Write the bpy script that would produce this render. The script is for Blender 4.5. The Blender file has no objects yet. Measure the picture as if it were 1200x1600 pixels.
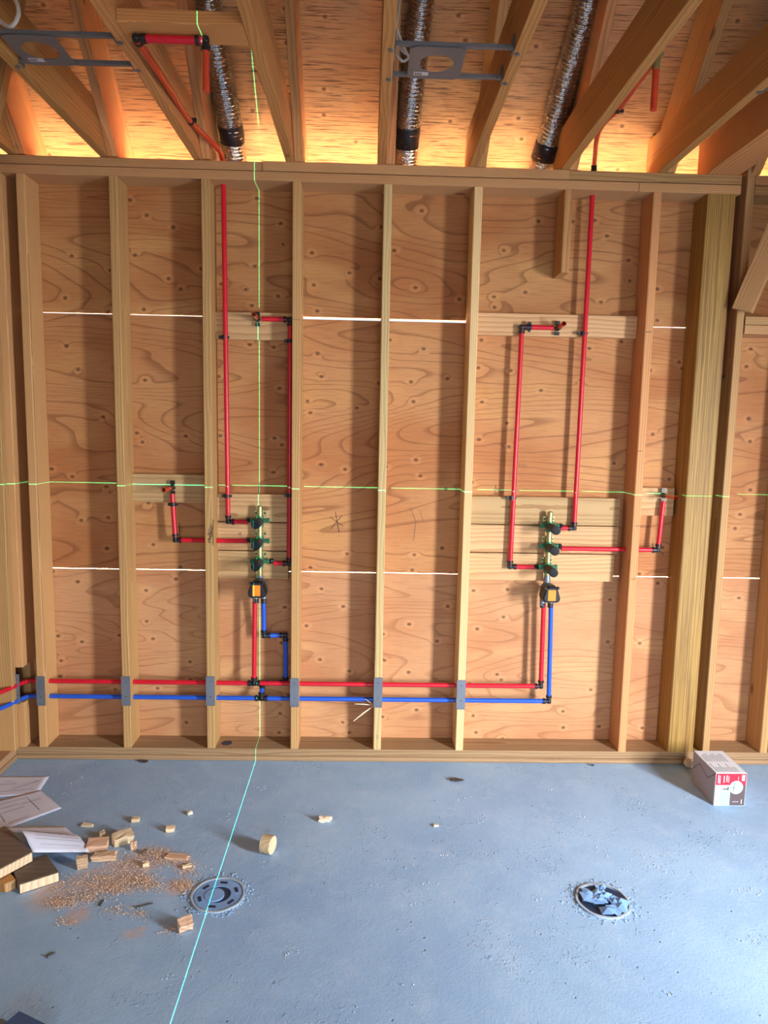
import bpy, bmesh, math, random
from mathutils import Vector, Matrix, Quaternion, noise as mnoise
random.seed(7)
scene = bpy.context.scene
COL = scene.collection
V = Vector

# ------------------------------------------------------------------ camera
F_PX, YAW, PITCH, ROLL = 1100.0, 0.026, -0.1225, 0.0202
CAM = V((-0.0555, -3.3007, 1.6504))
fwd = V((math.sin(YAW)*math.cos(PITCH), math.cos(YAW)*math.cos(PITCH), math.sin(PITCH)))
r0 = V((math.cos(YAW), -math.sin(YAW), 0)); u0 = r0.cross(fwd)
right = math.cos(ROLL)*r0 + math.sin(ROLL)*u0
up = -math.sin(ROLL)*r0 + math.cos(ROLL)*u0
cd = bpy.data.cameras.new('camera'); cam = bpy.data.objects.new('camera', cd); COL.objects.link(cam)
cd.sensor_fit = 'VERTICAL'; cd.sensor_height = 36.0; cd.lens = F_PX/1600*36.0
cd.clip_start = 0.05; cd.clip_end = 200
m = Matrix((right, up, -fwd)).transposed().to_4x4(); m.translation = CAM
cam.matrix_world = m
scene.camera = cam

# ------------------------------------------------------------------ world, lights, exposure
scene.view_settings.view_transform = 'Standard'; scene.view_settings.look = 'None'
scene.view_settings.gamma = 1.0; scene.view_settings.use_curve_mapping = False
scene.view_settings.exposure = 0.0
w = bpy.data.worlds.new('daylight'); scene.world = w; w.use_nodes = True
bgn = w.node_tree.nodes['Background']
bgn.inputs[0].default_value = (0.86, 0.93, 1.0, 1); bgn.inputs[1].default_value = 1.1

def add_light(name, kind, loc, energy, color, direction=None, **kw):
    d = bpy.data.lights.new(name, kind); d.energy = energy; d.color = color
    for k, v in kw.items(): setattr(d, k, v)
    o = bpy.data.objects.new(name, d); COL.objects.link(o); o.location = loc
    if direction is not None: o.rotation_euler = V(direction).to_track_quat('-Z', 'Y').to_euler()
    return o
# sun stands behind the far wall: it lights the ground outside and the eaves, not the room
add_light('sun', 'SUN', (0, 8, 9), 150.0, (1.0, 0.94, 0.80), (0.25, -0.62, -0.72), angle=0.01)
# daylight in the window of the right wall and in the opening behind the camera
add_light('window_daylight', 'AREA', (3.05, -3.10, 1.25), 80.0, (0.95, 0.975, 1.0), (-2.45, 2.7, -1.25), shape='RECTANGLE', size=0.38, size_y=1.4, spread=1.6)
add_light('doorway_daylight', 'AREA', (0.7, -6.45, 1.3), 78.0, (0.82, 0.91, 1.0), (-0.05, 1, -0.75), shape='RECTANGLE', size=2.5, size_y=2.0, spread=2.2)
# green cross-line laser level standing beside the camera: one upright and one level fan of light
ll = add_light('laser_level_beam', 'POINT', (-0.566, -2.9, 1.352), 700.0, (1, 1, 1), shadow_soft_size=0.0)
ll.data.use_nodes = True
nt = ll.data.node_tree; nt.nodes.clear()
gi = nt.nodes.new('ShaderNodeNewGeometry')
def lmath(op, a, b=None):
    n = nt.nodes.new('ShaderNodeMath'); n.operation = op
    for i, x in enumerate((a, b)):
        if x is None: continue
        if isinstance(x, (int, float)): n.inputs[i].default_value = x
        else: nt.links.new(x, n.inputs[i])
    return n.outputs[0]
def ldot(vec):
    n = nt.nodes.new('ShaderNodeVectorMath'); n.operation = 'DOT_PRODUCT'
    nt.links.new(gi.outputs['Incoming'], n.inputs[0]); n.inputs[1].default_value = vec
    return lmath('ABSOLUTE', n.outputs['Value'])
v_fan = lmath('LESS_THAN', ldot(V((1, 0.0035, 0)).normalized()), 0.00042)
h_fan = lmath('LESS_THAN', ldot(V((0.0, 0.002, 1)).normalized()), 0.00050)
both = lmath('MAXIMUM', v_fan, h_fan)
em = nt.nodes.new('ShaderNodeEmission'); em.inputs[0].default_value = (0.05, 1.0, 0.62, 1)
nt.links.new(lmath('MULTIPLY', both, 3.6), em.inputs[1])
lo_ = nt.nodes.new('ShaderNodeOutputLight'); nt.links.new(em.outputs[0], lo_.inputs[0])

try:
    scene.cycles.sample_clamp_indirect = 60.0
    scene.cycles.use_light_tree = False      # the thin laser fans need an even share of the light samples
except Exception: pass

# ------------------------------------------------------------------ helpers
def at(u, v, X=None, Y=None, Z=None):
    """point of the room on the plane X=, Y= or Z= that shows at this place of the 1200x1600 photograph"""
    d = right*((u-600)/F_PX) + up*(-(v-800)/F_PX) + fwd
    for i, k in enumerate((X, Y, Z)):
        if k is not None: t = (k-CAM[i])/d[i]
    return CAM + d*t
def srgb(r, g, b):
    f = lambda c: (c/255/12.92) if c/255 <= .04045 else ((c/255+.055)/1.055)**2.4
    return (f(r), f(g), f(b), 1)
def empty(name, loc=(0, 0, 0), kind=None, label=None, cat=None, group=None):
    o = bpy.data.objects.new(name, None); COL.objects.link(o); o.location = loc
    o.empty_display_size = 0.05
    return tag(o, label, cat, group, kind)
def tag(o, label=None, cat=None, group=None, kind=None):
    if label: o['label'] = label
    if cat: o['category'] = cat
    if group: o['group'] = group
    if kind: o['kind'] = kind
    return o
def link(name, me, mat, parent=None, mw=None, smooth=False):
    """me is in local coords, mw its world matrix (parents are never rotated)"""
    o = bpy.data.objects.new(name, me); COL.objects.link(o)
    if mat: me.materials.append(mat) if not me.materials else None
    mw = mw.copy() if mw is not None else Matrix()
    if parent is not None:
        o.parent = parent
        mw = pmat(parent).inverted() @ mw
    o.matrix_basis = mw
    if smooth:
        for p in me.polygons: p.use_smooth = True
    return o
def pmat(o):
    m = Matrix()
    while o is not None: m = o.matrix_basis @ m; o = o.parent
    return m
def from_bm(name, bm, mat, parent=None, mw=None, smooth=False):
    bmesh.ops.recalc_face_normals(bm, faces=bm.faces)
    me = bpy.data.meshes.new(name); bm.to_mesh(me); bm.free()
    return link(name, me, mat, parent, mw, smooth)
def frame(o, ex, ey, ez):
    m = Matrix((V(ex).normalized(), V(ey).normalized(), V(ez).normalized())).transposed().to_4x4(); m.translation = V(o); return m
def bm_box(bm, c, s, M=None):
    r = bmesh.ops.create_cube(bm, size=1.0)
    bmesh.ops.scale(bm, vec=s, verts=r['verts'])
    if M is not None: bmesh.ops.transform(bm, matrix=M, verts=r['verts'])
    bmesh.ops.translate(bm, vec=c, verts=r['verts'])
    return r['verts']
def board(name, p0, p1, width_dir, width, thick, mat, parent, bevel=0.002):
    """a piece of lumber from p0 to p1 (centre line); local X runs along its length"""
    p0, p1 = V(p0), V(p1); L = (p1-p0).length
    ex = (p1-p0).normalized(); ey = V(width_dir); ey = (ey-ex*ey.dot(ex)).normalized(); ez = ex.cross(ey)
    bm = bmesh.new(); bm_box(bm, (0, 0, 0), (L, width, thick))
    if bevel:
        es = [e for e in bm.edges if abs((e.verts[0].co-e.verts[1].co).x) > L*.5]
        bmesh.ops.bevel(bm, geom=es, offset=bevel, segments=1, affect='EDGES', profile=.5)
    return from_bm(name, bm, mat, parent, frame((p0+p1)/2, ex, ey, ez))
def slab(name, lo, hi, mat, parent, length_axis=0, bevel=0.002):
    """axis-aligned board lo..hi, grain along length_axis"""
    lo, hi = V(lo), V(hi); c = (lo+hi)/2; s = hi-lo
    a = length_axis; e = V((0, 0, 0)); e[a] = s[a]/2
    b = [i for i in range(3) if i != a]
    wi = b[0] if s[b[0]] >= s[b[1]] else b[1]; ti = b[1] if wi == b[0] else b[0]
    wd = V((0, 0, 0)); wd[wi] = 1
    return board(name, c-e, c+e, wd, s[wi], s[ti], mat, parent, bevel)
def prism(name, poly, x0, x1, direction, mat, parent, origin, bevel=0.0015):
    """side outline poly [(Y,Z)] between x0 and x1; local X along `direction` (in Y,Z)"""
    ex = V((0, direction[0], direction[1])).normalized(); ez = V((1, 0, 0)); ey = ez.cross(ex)
    o = V((x0, origin[0], origin[1]))
    bm = bmesh.new(); A = []; B = []
    for (y, z) in poly:
        d = V((x0, y, z))-o
        A.append(bm.verts.new((d.dot(ex), d.dot(ey), 0))); B.append(bm.verts.new((d.dot(ex), d.dot(ey), x1-x0)))
    n = len(poly)
    bm.faces.new(A); bm.faces.new(B[::-1])
    for i in range(n): bm.faces.new((A[i], A[(i+1) % n], B[(i+1) % n], B[i]))
    if bevel:
        es = [e for e in bm.edges if abs(e.verts[0].co.z-e.verts[1].co.z) < 1e-6]
        bmesh.ops.bevel(bm, geom=es, offset=bevel, segments=1, affect='EDGES', profile=.5)
    return from_bm(name, bm, mat, parent, frame(o, ex, ey, ez))
def bm_tube(bm, pts, rad, n=14, cap=True, rf=None):
    pts = [V(p) for p in pts]; rings = []
    t0 = (pts[1]-pts[0]).normalized(); a = t0.orthogonal().normalized()
    for i, p in enumerate(pts):
        if i == 0: t = t0
        elif i == len(pts)-1: t = (pts[i]-pts[i-1]).normalized()
        else: t = ((pts[i]-pts[i-1]).normalized()+(pts[i+1]-pts[i]).normalized()).normalized()
        q = t0.rotation_difference(t); a = q @ a; t0 = t
        b = t.cross(a); r = rad if not hasattr(rad, '__len__') else rad[i]
        ring = []
        for k in range(n):
            th = 2*math.pi*k/n; rr = r if rf is None else r*rf(i, th)
            ring.append(bm.verts.new(p+(a*math.cos(th)+b*math.sin(th))*rr))
        rings.append(ring)
    for i in range(len(rings)-1):
        for k in range(n): bm.faces.new((rings[i][k], rings[i][(k+1) % n], rings[i+1][(k+1) % n], rings[i+1][k]))
    if cap:
        bm.faces.new(rings[0][::-1]); bm.faces.new(rings[-1])
    return rings
def bez(pts, per=8):
    """smooth polyline through pts (Catmull-Rom)"""
    P = [V(p) for p in pts]; P = [P[0]*2-P[1]]+P+[P[-1]*2-P[-2]]; out = []
    for i in range(1, len(P)-2):
        for k in range(per):
            t = k/per; a, b, c, d = P[i-1], P[i], P[i+1], P[i+2]
            out.append(.5*((2*b)+(c-a)*t+(2*a-5*b+4*c-d)*t*t+(3*b-a-3*c+d)*t**3))
    out.append(P[-2]); return out
def smooth_part(name, bm, mat, parent, ang=40):
    o = from_bm(name, bm, mat, parent)
    me = o.data
    for p in me.polygons: p.use_smooth = True
    try: me.set_sharp_from_angle(angle=math.radians(ang))
    except Exception: pass
    if parent is not None:           # geometry was given in world coords
        pass
    return o
def strips(name, lines, normal, width, mat, parent, thick=0.0006):
    """pen or print marks: raised flat strokes along polylines (world coords)"""
    bm = bmesh.new(); n = V(normal).normalized()
    for ln in lines:
        for a, b in zip(ln[:-1], ln[1:]):
            a, b = V(a), V(b); t = (b-a).normalized(); s = t.cross(n).normalized()*width/2; e = t*width*.35
            vs = [bm.verts.new(p) for p in (a-e-s, b+e-s, b+e+s, a-e+s)]
            ws = [bm.verts.new(v.co+n*thick) for v in vs]
            bm.faces.new(ws)
            for i in range(4): bm.faces.new((vs[i], vs[(i+1) % 4], ws[(i+1) % 4], ws[i]))
    o = from_bm(name, bm, mat, parent)
    if len(lines) > 1: o['kind'] = 'stuff'
    return o

# ------------------------------------------------------------------ materials
class NT:
    def __init__(s, name):
        s.m = bpy.data.materials.new(name); s.m.use_nodes = True; s.t = s.m.node_tree
        s.b = s.t.nodes['Principled BSDF']
    def n(s, typ, ins=None, **kw):
        nd = s.t.nodes.new(typ)
        for k, v in kw.items(): setattr(nd, k, v)
        for k, v in (ins or {}).items():
            if isinstance(v, bpy.types.NodeSocket): s.t.links.new(v, nd.inputs[k])
            else: nd.inputs[k].default_value = v
        return nd
    def math(s, op, a, b=0.0, c=0.0, clamp=False):
        return s.n('ShaderNodeMath', {0: a, 1: b, 2: c}, operation=op, use_clamp=clamp).outputs[0]
    def vmath(s, op, a, b):
        return s.n('ShaderNodeVectorMath', {0: a, 1: b}, operation=op).outputs[0]
    def mix(s, f, a, b, typ='MIX'):
        nd = s.n('ShaderNodeMix', data_type='RGBA', blend_type=typ)
        for i, v in ((0, f), (6, a), (7, b)):
            if isinstance(v, bpy.types.NodeSocket): s.t.links.new(v, nd.inputs[i])
            else: nd.inputs[i].default_value = v
        return nd.outputs[2]
    def step(s, x, lo, hi, smooth=True):
        nd = s.n('ShaderNodeMapRange', {0: x, 1: lo, 2: hi, 3: 0.0, 4: 1.0})
        nd.interpolation_type = 'SMOOTHSTEP' if smooth else 'LINEAR'; nd.clamp = True
        return nd.outputs[0]
    def noise(s, vec, scale, detail=2.0, rough=.5, dist=0.0):
        return s.n('ShaderNodeTexNoise', {'Vector': vec, 'Scale': scale, 'Detail': detail, 'Roughness': rough, 'Distortion': dist}).outputs[0]
    def set(s, **kw):
        for k, v in kw.items():
            k = k.replace('_', ' ')
            if isinstance(v, bpy.types.NodeSocket): s.t.links.new(v, s.b.inputs[k])
            else: s.b.inputs[k].default_value = v
        return s
    def bump(s, h, strength, dist=0.002):
        nd = s.n('ShaderNodeBump', {'Height': h, 'Strength': strength, 'Distance': dist})
        s.t.links.new(nd.outputs[0], s.b.inputs['Normal'])
    def coords(s, rnd=True, kind='Object'):
        tc = s.n('ShaderNodeTexCoord').outputs[kind]
        if not rnd: return tc, None
        r = s.n('ShaderNodeObjectInfo').outputs['Random']
        off = s.n('ShaderNodeCombineXYZ', {0: s.math('MULTIPLY', r, 91.0), 1: s.math('MULTIPLY', r, 37.0), 2: s.math('MULTIPLY', r, 53.0)}).outputs[0]
        return s.vmath('ADD', tc, off), r

def lumber(name, light, dark, ring=0.008, contrast=.8, knot=1.0, rough=.75, bumpy=.25):
    a = NT(name)
    tc = a.n('ShaderNodeTexCoord').outputs['Object']
    p, r = a.coords()
    warp = a.noise(a.vmath('MULTIPLY', p, (1.2, 6, 6)), 1.0, 2, .5)
    wv = a.n('ShaderNodeCombineXYZ', {0: 0.0, 1: a.math('MULTIPLY', warp, .05), 2: a.math('MULTIPLY', warp, .03)}).outputs[0]
    pith = a.n('ShaderNodeCombineXYZ', {0: 0.0, 1: a.math('MULTIPLY_ADD', r, .12, -.05), 2: a.math('MULTIPLY_ADD', r, .03, .022)}).outputs[0]
    q = a.vmath('ADD', a.vmath('ADD', tc, wv), pith)
    wave = a.n('ShaderNodeTexWave', {'Vector': q, 'Scale': 2*math.pi/(20*ring), 'Distortion': .6, 'Detail': 1.0, 'Detail Scale': 1.0}, wave_type='RINGS', rings_direction='X', wave_profile='SAW').outputs[1]
    fine = a.noise(a.vmath('MULTIPLY', p, (5, 260, 260)), 1.0, 2, .6)
    tone = a.noise(a.vmath('MULTIPLY', p, (1.0, 5, 5)), 1.0, 2, .5)
    f = a.math('MULTIPLY', a.math('POWER', wave, 1.8), contrast)
    f = a.math('ADD', f, a.math('MULTIPLY_ADD', fine, .5, -.25))
    f = a.math('ADD', f, a.math('MULTIPLY_ADD', tone, .7, -.35), clamp=True)
    col = a.mix(f, light, dark)
    vo = a.n('ShaderNodeTexVoronoi', {'Vector': a.vmath('MULTIPLY', p, (3.2, 7, 7)), 'Scale': 1.0, 'Randomness': 1.0})
    pick = a.math('GREATER_THAN', a.n('ShaderNodeSeparateColor', {0: vo.outputs['Color']}).outputs[0], 1-.42*knot)
    kd = a.math('MULTIPLY', a.math('SUBTRACT', 1.0, a.step(vo.outputs['Distance'], .05, .11)), pick)
    col = a.mix(a.math('MULTIPLY', kd, .75), col, tuple(c*.32 for c in dark[:3])+(1,))
    br = a.math('MULTIPLY_ADD', r, .34, .83)
    hsv = a.n('ShaderNodeHueSaturation', {'Hue': a.math('MULTIPLY_ADD', r, -.012, .506), 'Saturation': 1.0, 'Value': br, 'Color': col}).outputs[0]
    a.set(Base_Color=hsv, Roughness=rough)
    a.bump(a.math('ADD', a.math('MULTIPLY', wave, .5), fine), bumpy, .0012)
    return a.m
def ply(name, light, mid, dark, checks=0.0, yellow=None, knots=1.0, lines=1.0, rough=.75):
    a = NT(name)
    p, r = a.coords()
    flat = a.vmath('MULTIPLY', p, (1, 1, 0))
    vo = a.n('ShaderNodeTexVoronoi', {'Vector': a.vmath('MULTIPLY', flat, (6.2, 8.0, 1)), 'Scale': 1.0, 'Randomness': 1.0}, voronoi_dimensions='2D')
    d = vo.outputs['Distance']
    pick = a.math('GREATER_THAN', a.n('ShaderNodeSeparateColor', {0: vo.outputs['Color']}).outputs[0], 1-.5*knots)
    kk = a.math('MULTIPLY', a.math('POWER', 2.718, a.math('MULTIPLY', a.math('MULTIPLY', d, d), -26.0)), pick)
    n1 = a.noise(a.vmath('MULTIPLY', flat, (.42, 2.6, 1)), 1.0, 1.8, .45, .5)
    h = a.math('ADD', a.math('MULTIPLY', n1, 25.0), a.math('MULTIPLY', kk, .6))
    fr = a.math('FRACT', h)
    thin = a.math('MULTIPLY', a.step(fr, .74, .97), a.math('SUBTRACT', 1.0, a.step(fr, .975, 1.0)))
    n2 = a.noise(a.vmath('MULTIPLY', flat, (1.4, 2.4, 1)), 1.0, 2, .5)
    fine = a.noise(a.vmath('MULTIPLY', flat, (9, 150, 1)), 1.0, 2.5, .6)
    col = a.mix(a.step(n2, .36, .66), light, mid)
    if yellow is not None:
        n3 = a.noise(a.vmath('MULTIPLY', flat, (1.1, 3.0, 1)), 2.0, 1, .5)
        col = a.mix(a.math('MULTIPLY', a.step(n3, .52, .72), .7), col, yellow)
    col = a.mix(a.math('MULTIPLY', thin, .54*lines), col, dark)
    col = a.mix(a.math('MULTIPLY', a.step(fine, .42, .8), .35), col, dark)
    blot = a.noise(flat, 14.0, 3, .6)
    col = a.mix(a.math('MULTIPLY', a.step(blot, .55, .8), .3), col, mid)
    kn = a.math('MULTIPLY', a.math('SUBTRACT', 1.0, a.step(a.math('MULTIPLY_ADD', a.noise(flat, 60.0, 2, .6), .06, d), .06, .115)), pick)
    col = a.mix(a.math('MULTIPLY', kn, .7), col, tuple(c*.28 for c in dark[:3])+(1,))
    ring = a.math('MULTIPLY', a.math('MULTIPLY', a.step(d, .05, .1), a.math('SUBTRACT', 1.0, a.step(d, .12, .22))), pick)
    col = a.mix(a.math('MULTIPLY', ring, .28), col, tuple(min(1, c*1.25) for c in light[:3])+(1,))
    hgt = a.math('ADD', fine, a.math('MULTIPLY', thin, -.5))
    if checks:
        c1 = a.noise(a.vmath('MULTIPLY', flat, (6, 170, 1)), 1.0, 3, .6, .4)
        c2 = a.noise(flat, 3.0, 2, .5)
        ck = a.math('MULTIPLY', a.step(c1, .50, .64), a.step(c2, .18, .5))
        col = a.mix(a.math('MULTIPLY', ck, checks), col, tuple(c*.35 for c in dark[:3])+(1,))
        hgt = a.math('SUBTRACT', hgt, a.math('MULTIPLY', ck, 1.5))
    col = a.n('ShaderNodeHueSaturation', {'Hue': .5, 'Saturation': 1.0, 'Value': a.math('MULTIPLY_ADD', r, .16, .92), 'Color': col}).outputs[0]
    a.set(Base_Color=col, Roughness=rough); a.bump(hgt, .3, .0012)
    return a.m
def plain(name, color, rough=.5, metal=0.0, bump=0.0, bscale=200.0, var=0.0, spec=None, trans=None):
    a = NT(name); p, r = a.coords()
    c = color
    nz = a.noise(p, bscale*.25, 3, .6)
    if var: c = a.mix(a.math('MULTIPLY', a.step(nz, .35, .7), var), color, tuple(x*.45 for x in color[:3])+(1,))
    a.set(Base_Color=c, Roughness=rough, Metallic=metal)
    if spec is not None: a.set(Specular_IOR_Level=spec)
    if trans is not None: a.set(Subsurface_Weight=0.0)
    if bump: a.bump(a.noise(p, bscale, 3, .6), bump, .002)
    return a.m

M = {}
M['stud'] = lumber('fir_stud_wood', srgb(206, 162, 106), srgb(166, 114, 64))
M['studred'] = lumber('reddish_fir_stud_wood', srgb(206, 152, 98), srgb(166, 108, 62), ring=.011)
M['studpale'] = lumber('pale_stud_wood', srgb(220, 190, 136), srgb(182, 144, 92))
M['plate'] = lumber('fir_plate_wood', srgb(194, 152, 102), srgb(154, 106, 62))
M['bottom'] = lumber('weathered_plate_wood', srgb(180, 144, 106), srgb(138, 100, 70))
M['rafter'] = lumber('rafter_wood', srgb(208, 150, 92), srgb(172, 108, 58))
M['joist'] = lumber('joist_wood', srgb(202, 148, 86), srgb(164, 106, 54))
M['backing'] = lumber('backing_board_wood', srgb(204, 166, 118), srgb(166, 120, 76), ring=.014)
M['bright'] = lumber('fresh_cut_wood', srgb(240, 216, 180), srgb(206, 166, 122), ring=.012, knot=.4)
M['scrap'] = lumber('pinkish_offcut_wood', srgb(224, 188, 156), srgb(190, 142, 110), ring=.01, knot=.3)
M['dirty'] = lumber('grey_weathered_plank_wood', srgb(124, 104, 90), srgb(92, 74, 62), ring=.03, knot=.6, contrast=.5)
M['ply'] = ply('wall_plywood', srgb(194, 138, 88), srgb(178, 114, 65), srgb(118, 64, 32), yellow=srgb(198, 144, 86))
M['ply_pale'] = ply('pale_wall_plywood', srgb(200, 148, 104), srgb(186, 128, 86), srgb(134, 80, 46), yellow=srgb(206, 158, 108), lines=.8)
M['ply_brown'] = ply('brown_wall_plywood', srgb(190, 136, 84), srgb(170, 108, 60), srgb(110, 60, 28), yellow=srgb(200, 150, 90))
M['roofply'] = ply('roof_plywood', srgb(222, 168, 114), srgb(208, 146, 92), srgb(152, 90, 50), checks=.8, knots=.9, lines=.35)
# laminated veneer post: vertical stripes across its face
a = NT('laminated_veneer_post'); p, r = a.coords()
st = a.noise(a.vmath('MULTIPLY', p, (1.0, 190, 190)), 1.0, 2, .7)
st2 = a.noise(a.vmath('MULTIPLY', p, (6, 300, 300)), 1.0, 2, .6)
c = a.mix(a.step(st, .38, .62), srgb(176, 138, 66), srgb(132, 94, 40))
c = a.mix(a.math('MULTIPLY', a.step(st2, .5, .75), .6), c, srgb(92, 64, 28))
a.set(Base_Color=c, Roughness=.6); a.bump(st, .3, .0015); M['lvl'] = a.m
# concrete
a = NT('blue_grey_concrete'); p, _ = a.coords(rnd=False)
n1 = a.noise(p, 1.6, 4, .6, .4); n2 = a.noise(p, 9.0, 5, .65); n3 = a.noise(p, 120.0, 3, .6)
c = a.mix(a.step(n1, .3, .72), srgb(164, 196, 228), srgb(146, 179, 216))
c = a.mix(a.math('MULTIPLY', a.step(n2, .45, .75), .45), c, srgb(182, 206, 232))
c = a.mix(a.math('MULTIPLY', a.step(n3, .60, .8), .25), c, srgb(116, 134, 156))
vo = a.n('ShaderNodeTexVoronoi', {'Vector': p, 'Scale': 26.0, 'Randomness': 1.0})
sp = a.math('MULTIPLY', a.math('SUBTRACT', 1.0, a.step(vo.outputs['Distance'], .05, .13)), a.math('GREATER_THAN', a.n('ShaderNodeSeparateColor', {0: vo.outputs['Color']}).outputs[0], .80))
c = a.mix(a.math('MULTIPLY', sp, .6), c, srgb(92, 102, 118))
crumb = a.math('MULTIPLY', a.step(a.noise(p, 60.0, 4, .7), .56, .7), a.step(a.noise(p, 5.0, 3, .6), .52, .66))
hgt = a.math('ADD', a.math('MULTIPLY', n2, .5), a.math('ADD', a.math('MULTIPLY', crumb, .8), a.math('MULTIPLY', n3, .25)))
hgt = a.math('SUBTRACT', hgt, a.math('MULTIPLY', sp, .6))
dust_f = None
for bx, by_, br in ((-.86, -.80, .17), (-1.0, -.93, .17), (-1.13, -1.0, .14), (-.72, -.82, .10), (-.70, -.95, .09), (-.93, -.88, .2), (-.78, -1.18, .06), (-1.0, -1.1, .08)):
    dv = a.n('ShaderNodeVectorMath', {0: p, 1: (bx-.66, by_+3.215, .06)}, operation='DISTANCE').outputs['Value']
    f_ = a.math('SUBTRACT', 1.0, a.step(dv, br*.2, br))
    dust_f = f_ if dust_f is None else a.math('MAXIMUM', dust_f, f_)
dn = a.step(a.math('ADD', a.noise(p, 22.0, 4, .7), a.math('MULTIPLY', dust_f, .28)), .52, .80)
c = a.mix(a.math('MULTIPLY', a.math('MULTIPLY', dn, dust_f), .55), c, srgb(220, 182, 156))
a.set(Base_Color=c, Roughness=.62); a.bump(hgt, .6, .006); M['concrete'] = a.m
M['red'] = plain('red_pipe_plastic', srgb(212, 26, 48), .32, var=.12, bscale=40)
M['blue'] = plain('blue_pipe_plastic', srgb(38, 92, 208), .32, var=.12, bscale=40)
M['copper'] = plain('orange_red_stub', srgb(206, 70, 44), .35, var=.15)
M['black'] = plain('black_fitting_plastic', srgb(26, 27, 32), .4)
M['knobcap'] = plain('dark_blue_cap', srgb(12, 17, 24), .5, spec=.25)
M['darkgrey'] = plain('grey_ribbed_plastic', srgb(60, 58, 54), .6)
M['brass'] = plain('greenish_brass', srgb(178, 176, 122), .34, metal=.7, var=.25, bscale=60)
M['green'] = plain('green_coated_brass', srgb(64, 136, 98), .4, metal=.25, var=.3, bscale=80)
M['orange'] = plain('orange_sticker', srgb(246, 140, 26), .5)
M['steel'] = plain('galvanised_steel', srgb(128, 134, 146), .45, metal=.45, var=.25, bscale=50)
M['zinc'] = plain('grey_zinc_bracket', srgb(112, 114, 118), .45, metal=.3, var=.15, bscale=40)
M['tape'] = plain('black_duct_tape', srgb(34, 30, 30), .45, bump=.3, bscale=60)
M['wire'] = plain('white_cable_sheath', srgb(206, 198, 188), .45)
M['ink'] = plain('black_marker_ink', srgb(26, 24, 26), .6)
M['pencil'] = plain('grey_pencil_line', srgb(120, 96, 76), .7)
M['print'] = plain('grey_print', srgb(126, 128, 146), .7)
M['white'] = plain('white_card', srgb(196, 196, 202), .55)
M['carton'] = plain('white_carton_board', srgb(224, 228, 238), .55)
M['shade'] = plain('pale_blue_print', srgb(156, 178, 190), .5)
M['kraft'] = plain('grey_brown_card', srgb(166, 156, 156), .65, var=.08)
M['boxred'] = plain('red_print', srgb(196, 22, 52), .45)
M['boxbrown'] = plain('brown_print', srgb(88, 72, 74), .5)
M['boxpale'] = plain('pale_green_print', srgb(168, 190, 186), .5)
M['boxgrey'] = plain('grey_seam', srgb(70, 62, 62), .7)
M['paper'] = plain('plan_paper', srgb(226, 228, 246), .7, var=.1, bscale=20)
M['bluefilm'] = plain('blue_plastic_film', srgb(134, 176, 228), .25, var=.35, bscale=60, bump=.4)
M['pvc'] = plain('pale_blue_ring', srgb(176, 192, 208), .4, var=.2, bscale=60)
M['hole'] = plain('hole_shade_and_seam', srgb(34, 50, 78), .6)  # dark colour painting the shade inside holes; also on the case seam
M['dust'] = plain('sawdust', srgb(240, 206, 178), .9, var=.15, bscale=300)
M['grit'] = plain('grey_grit', srgb(180, 194, 210), .9, var=.4, bscale=200)
M['leaf'] = plain('dry_leaf', srgb(74, 60, 58), .8)
M['splinter'] = plain('pale_wood_splinter', srgb(238, 220, 190), .7)
M['bluebox'] = plain('slate_blue_plastic', srgb(62, 88, 128), .5)
M['ground'] = plain('low_bounce_ground', srgb(70, 58, 48), .95, var=.2, bscale=6)
M['bounce_slab'] = plain('pale_bounce_slab', srgb(236, 226, 204), .9, var=.1, bscale=6)
M['shell'] = plain('house_shell_board', srgb(196, 160, 118), .8, var=.1, bscale=6)
# crinkled foil
a = NT('crinkled_foil'); p, r = a.coords()
cr = a.n('ShaderNodeTexVoronoi', {'Vector': p, 'Scale': 95.0, 'Randomness': 1.0}).outputs['Distance']
a.set(Base_Color=srgb(206, 204, 202), Metallic=1.0, Roughness=a.math('MULTIPLY_ADD', a.noise(p, 70, 2, .5), .22, .14))
a.bump(a.math('ADD', cr, a.noise(p, 120, 2, .5)), .35, .004); M['foil'] = a.m

# ------------------------------------------------------------------ floor and ground
S = 0.4064
Z0, Z1 = 0.063, 2.720            # stud bottom and top
ZT = 2.803                       # top of the double plate
PLY = 0.140                      # front of the plywood
def roofz(y): return 3.145-1.09*y
floor = slab('floor', (-1.98, -6.6, -0.12), (3.3, 0.17, 0.0), M['concrete'], None, 0, 0)
tag(floor, 'blue-grey bare concrete slab floor', kind='structure')
g = slab('ground', (-30, -40, -0.4), (30, 40, -0.32), M['ground'], None, 0, 0)  # unseen; coloured dark so little sun bounces in through the front openings
tag(g, 'unseen ground around the house, made dark to cut bounced light', kind='structure')
g = slab('bounce_slab', (-6, .19, -0.318), (7, 9, -0.28), M['bounce_slab'], None, 0, 0)  # unseen pale reflector, added to bounce sun up under the eaves
tag(g, 'added pale slab outside the far wall that bounces sun under the eaves', kind='structure')

# ------------------------------------------------------------------ the far wall
wall = empty('wall_back', (0, 0, 0), kind='structure', label='open stud wall with plywood sheathing behind')
studs = {}
for k in (-4, -3, -2, -1, 0, 1, 3):
    studs[k] = slab('stud', (k*S, 0, Z0), (k*S+.038, PLY-.001, Z1), M['studred' if k == 3 else 'studpale' if k in (0, 1) else 'stud'], wall, 2, .003)
slab('cripple_stud', (2*S+.002, 0, 2.358), (2*S+.04, PLY-.001, Z1), M['studred'], wall, 2, .003)
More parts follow.
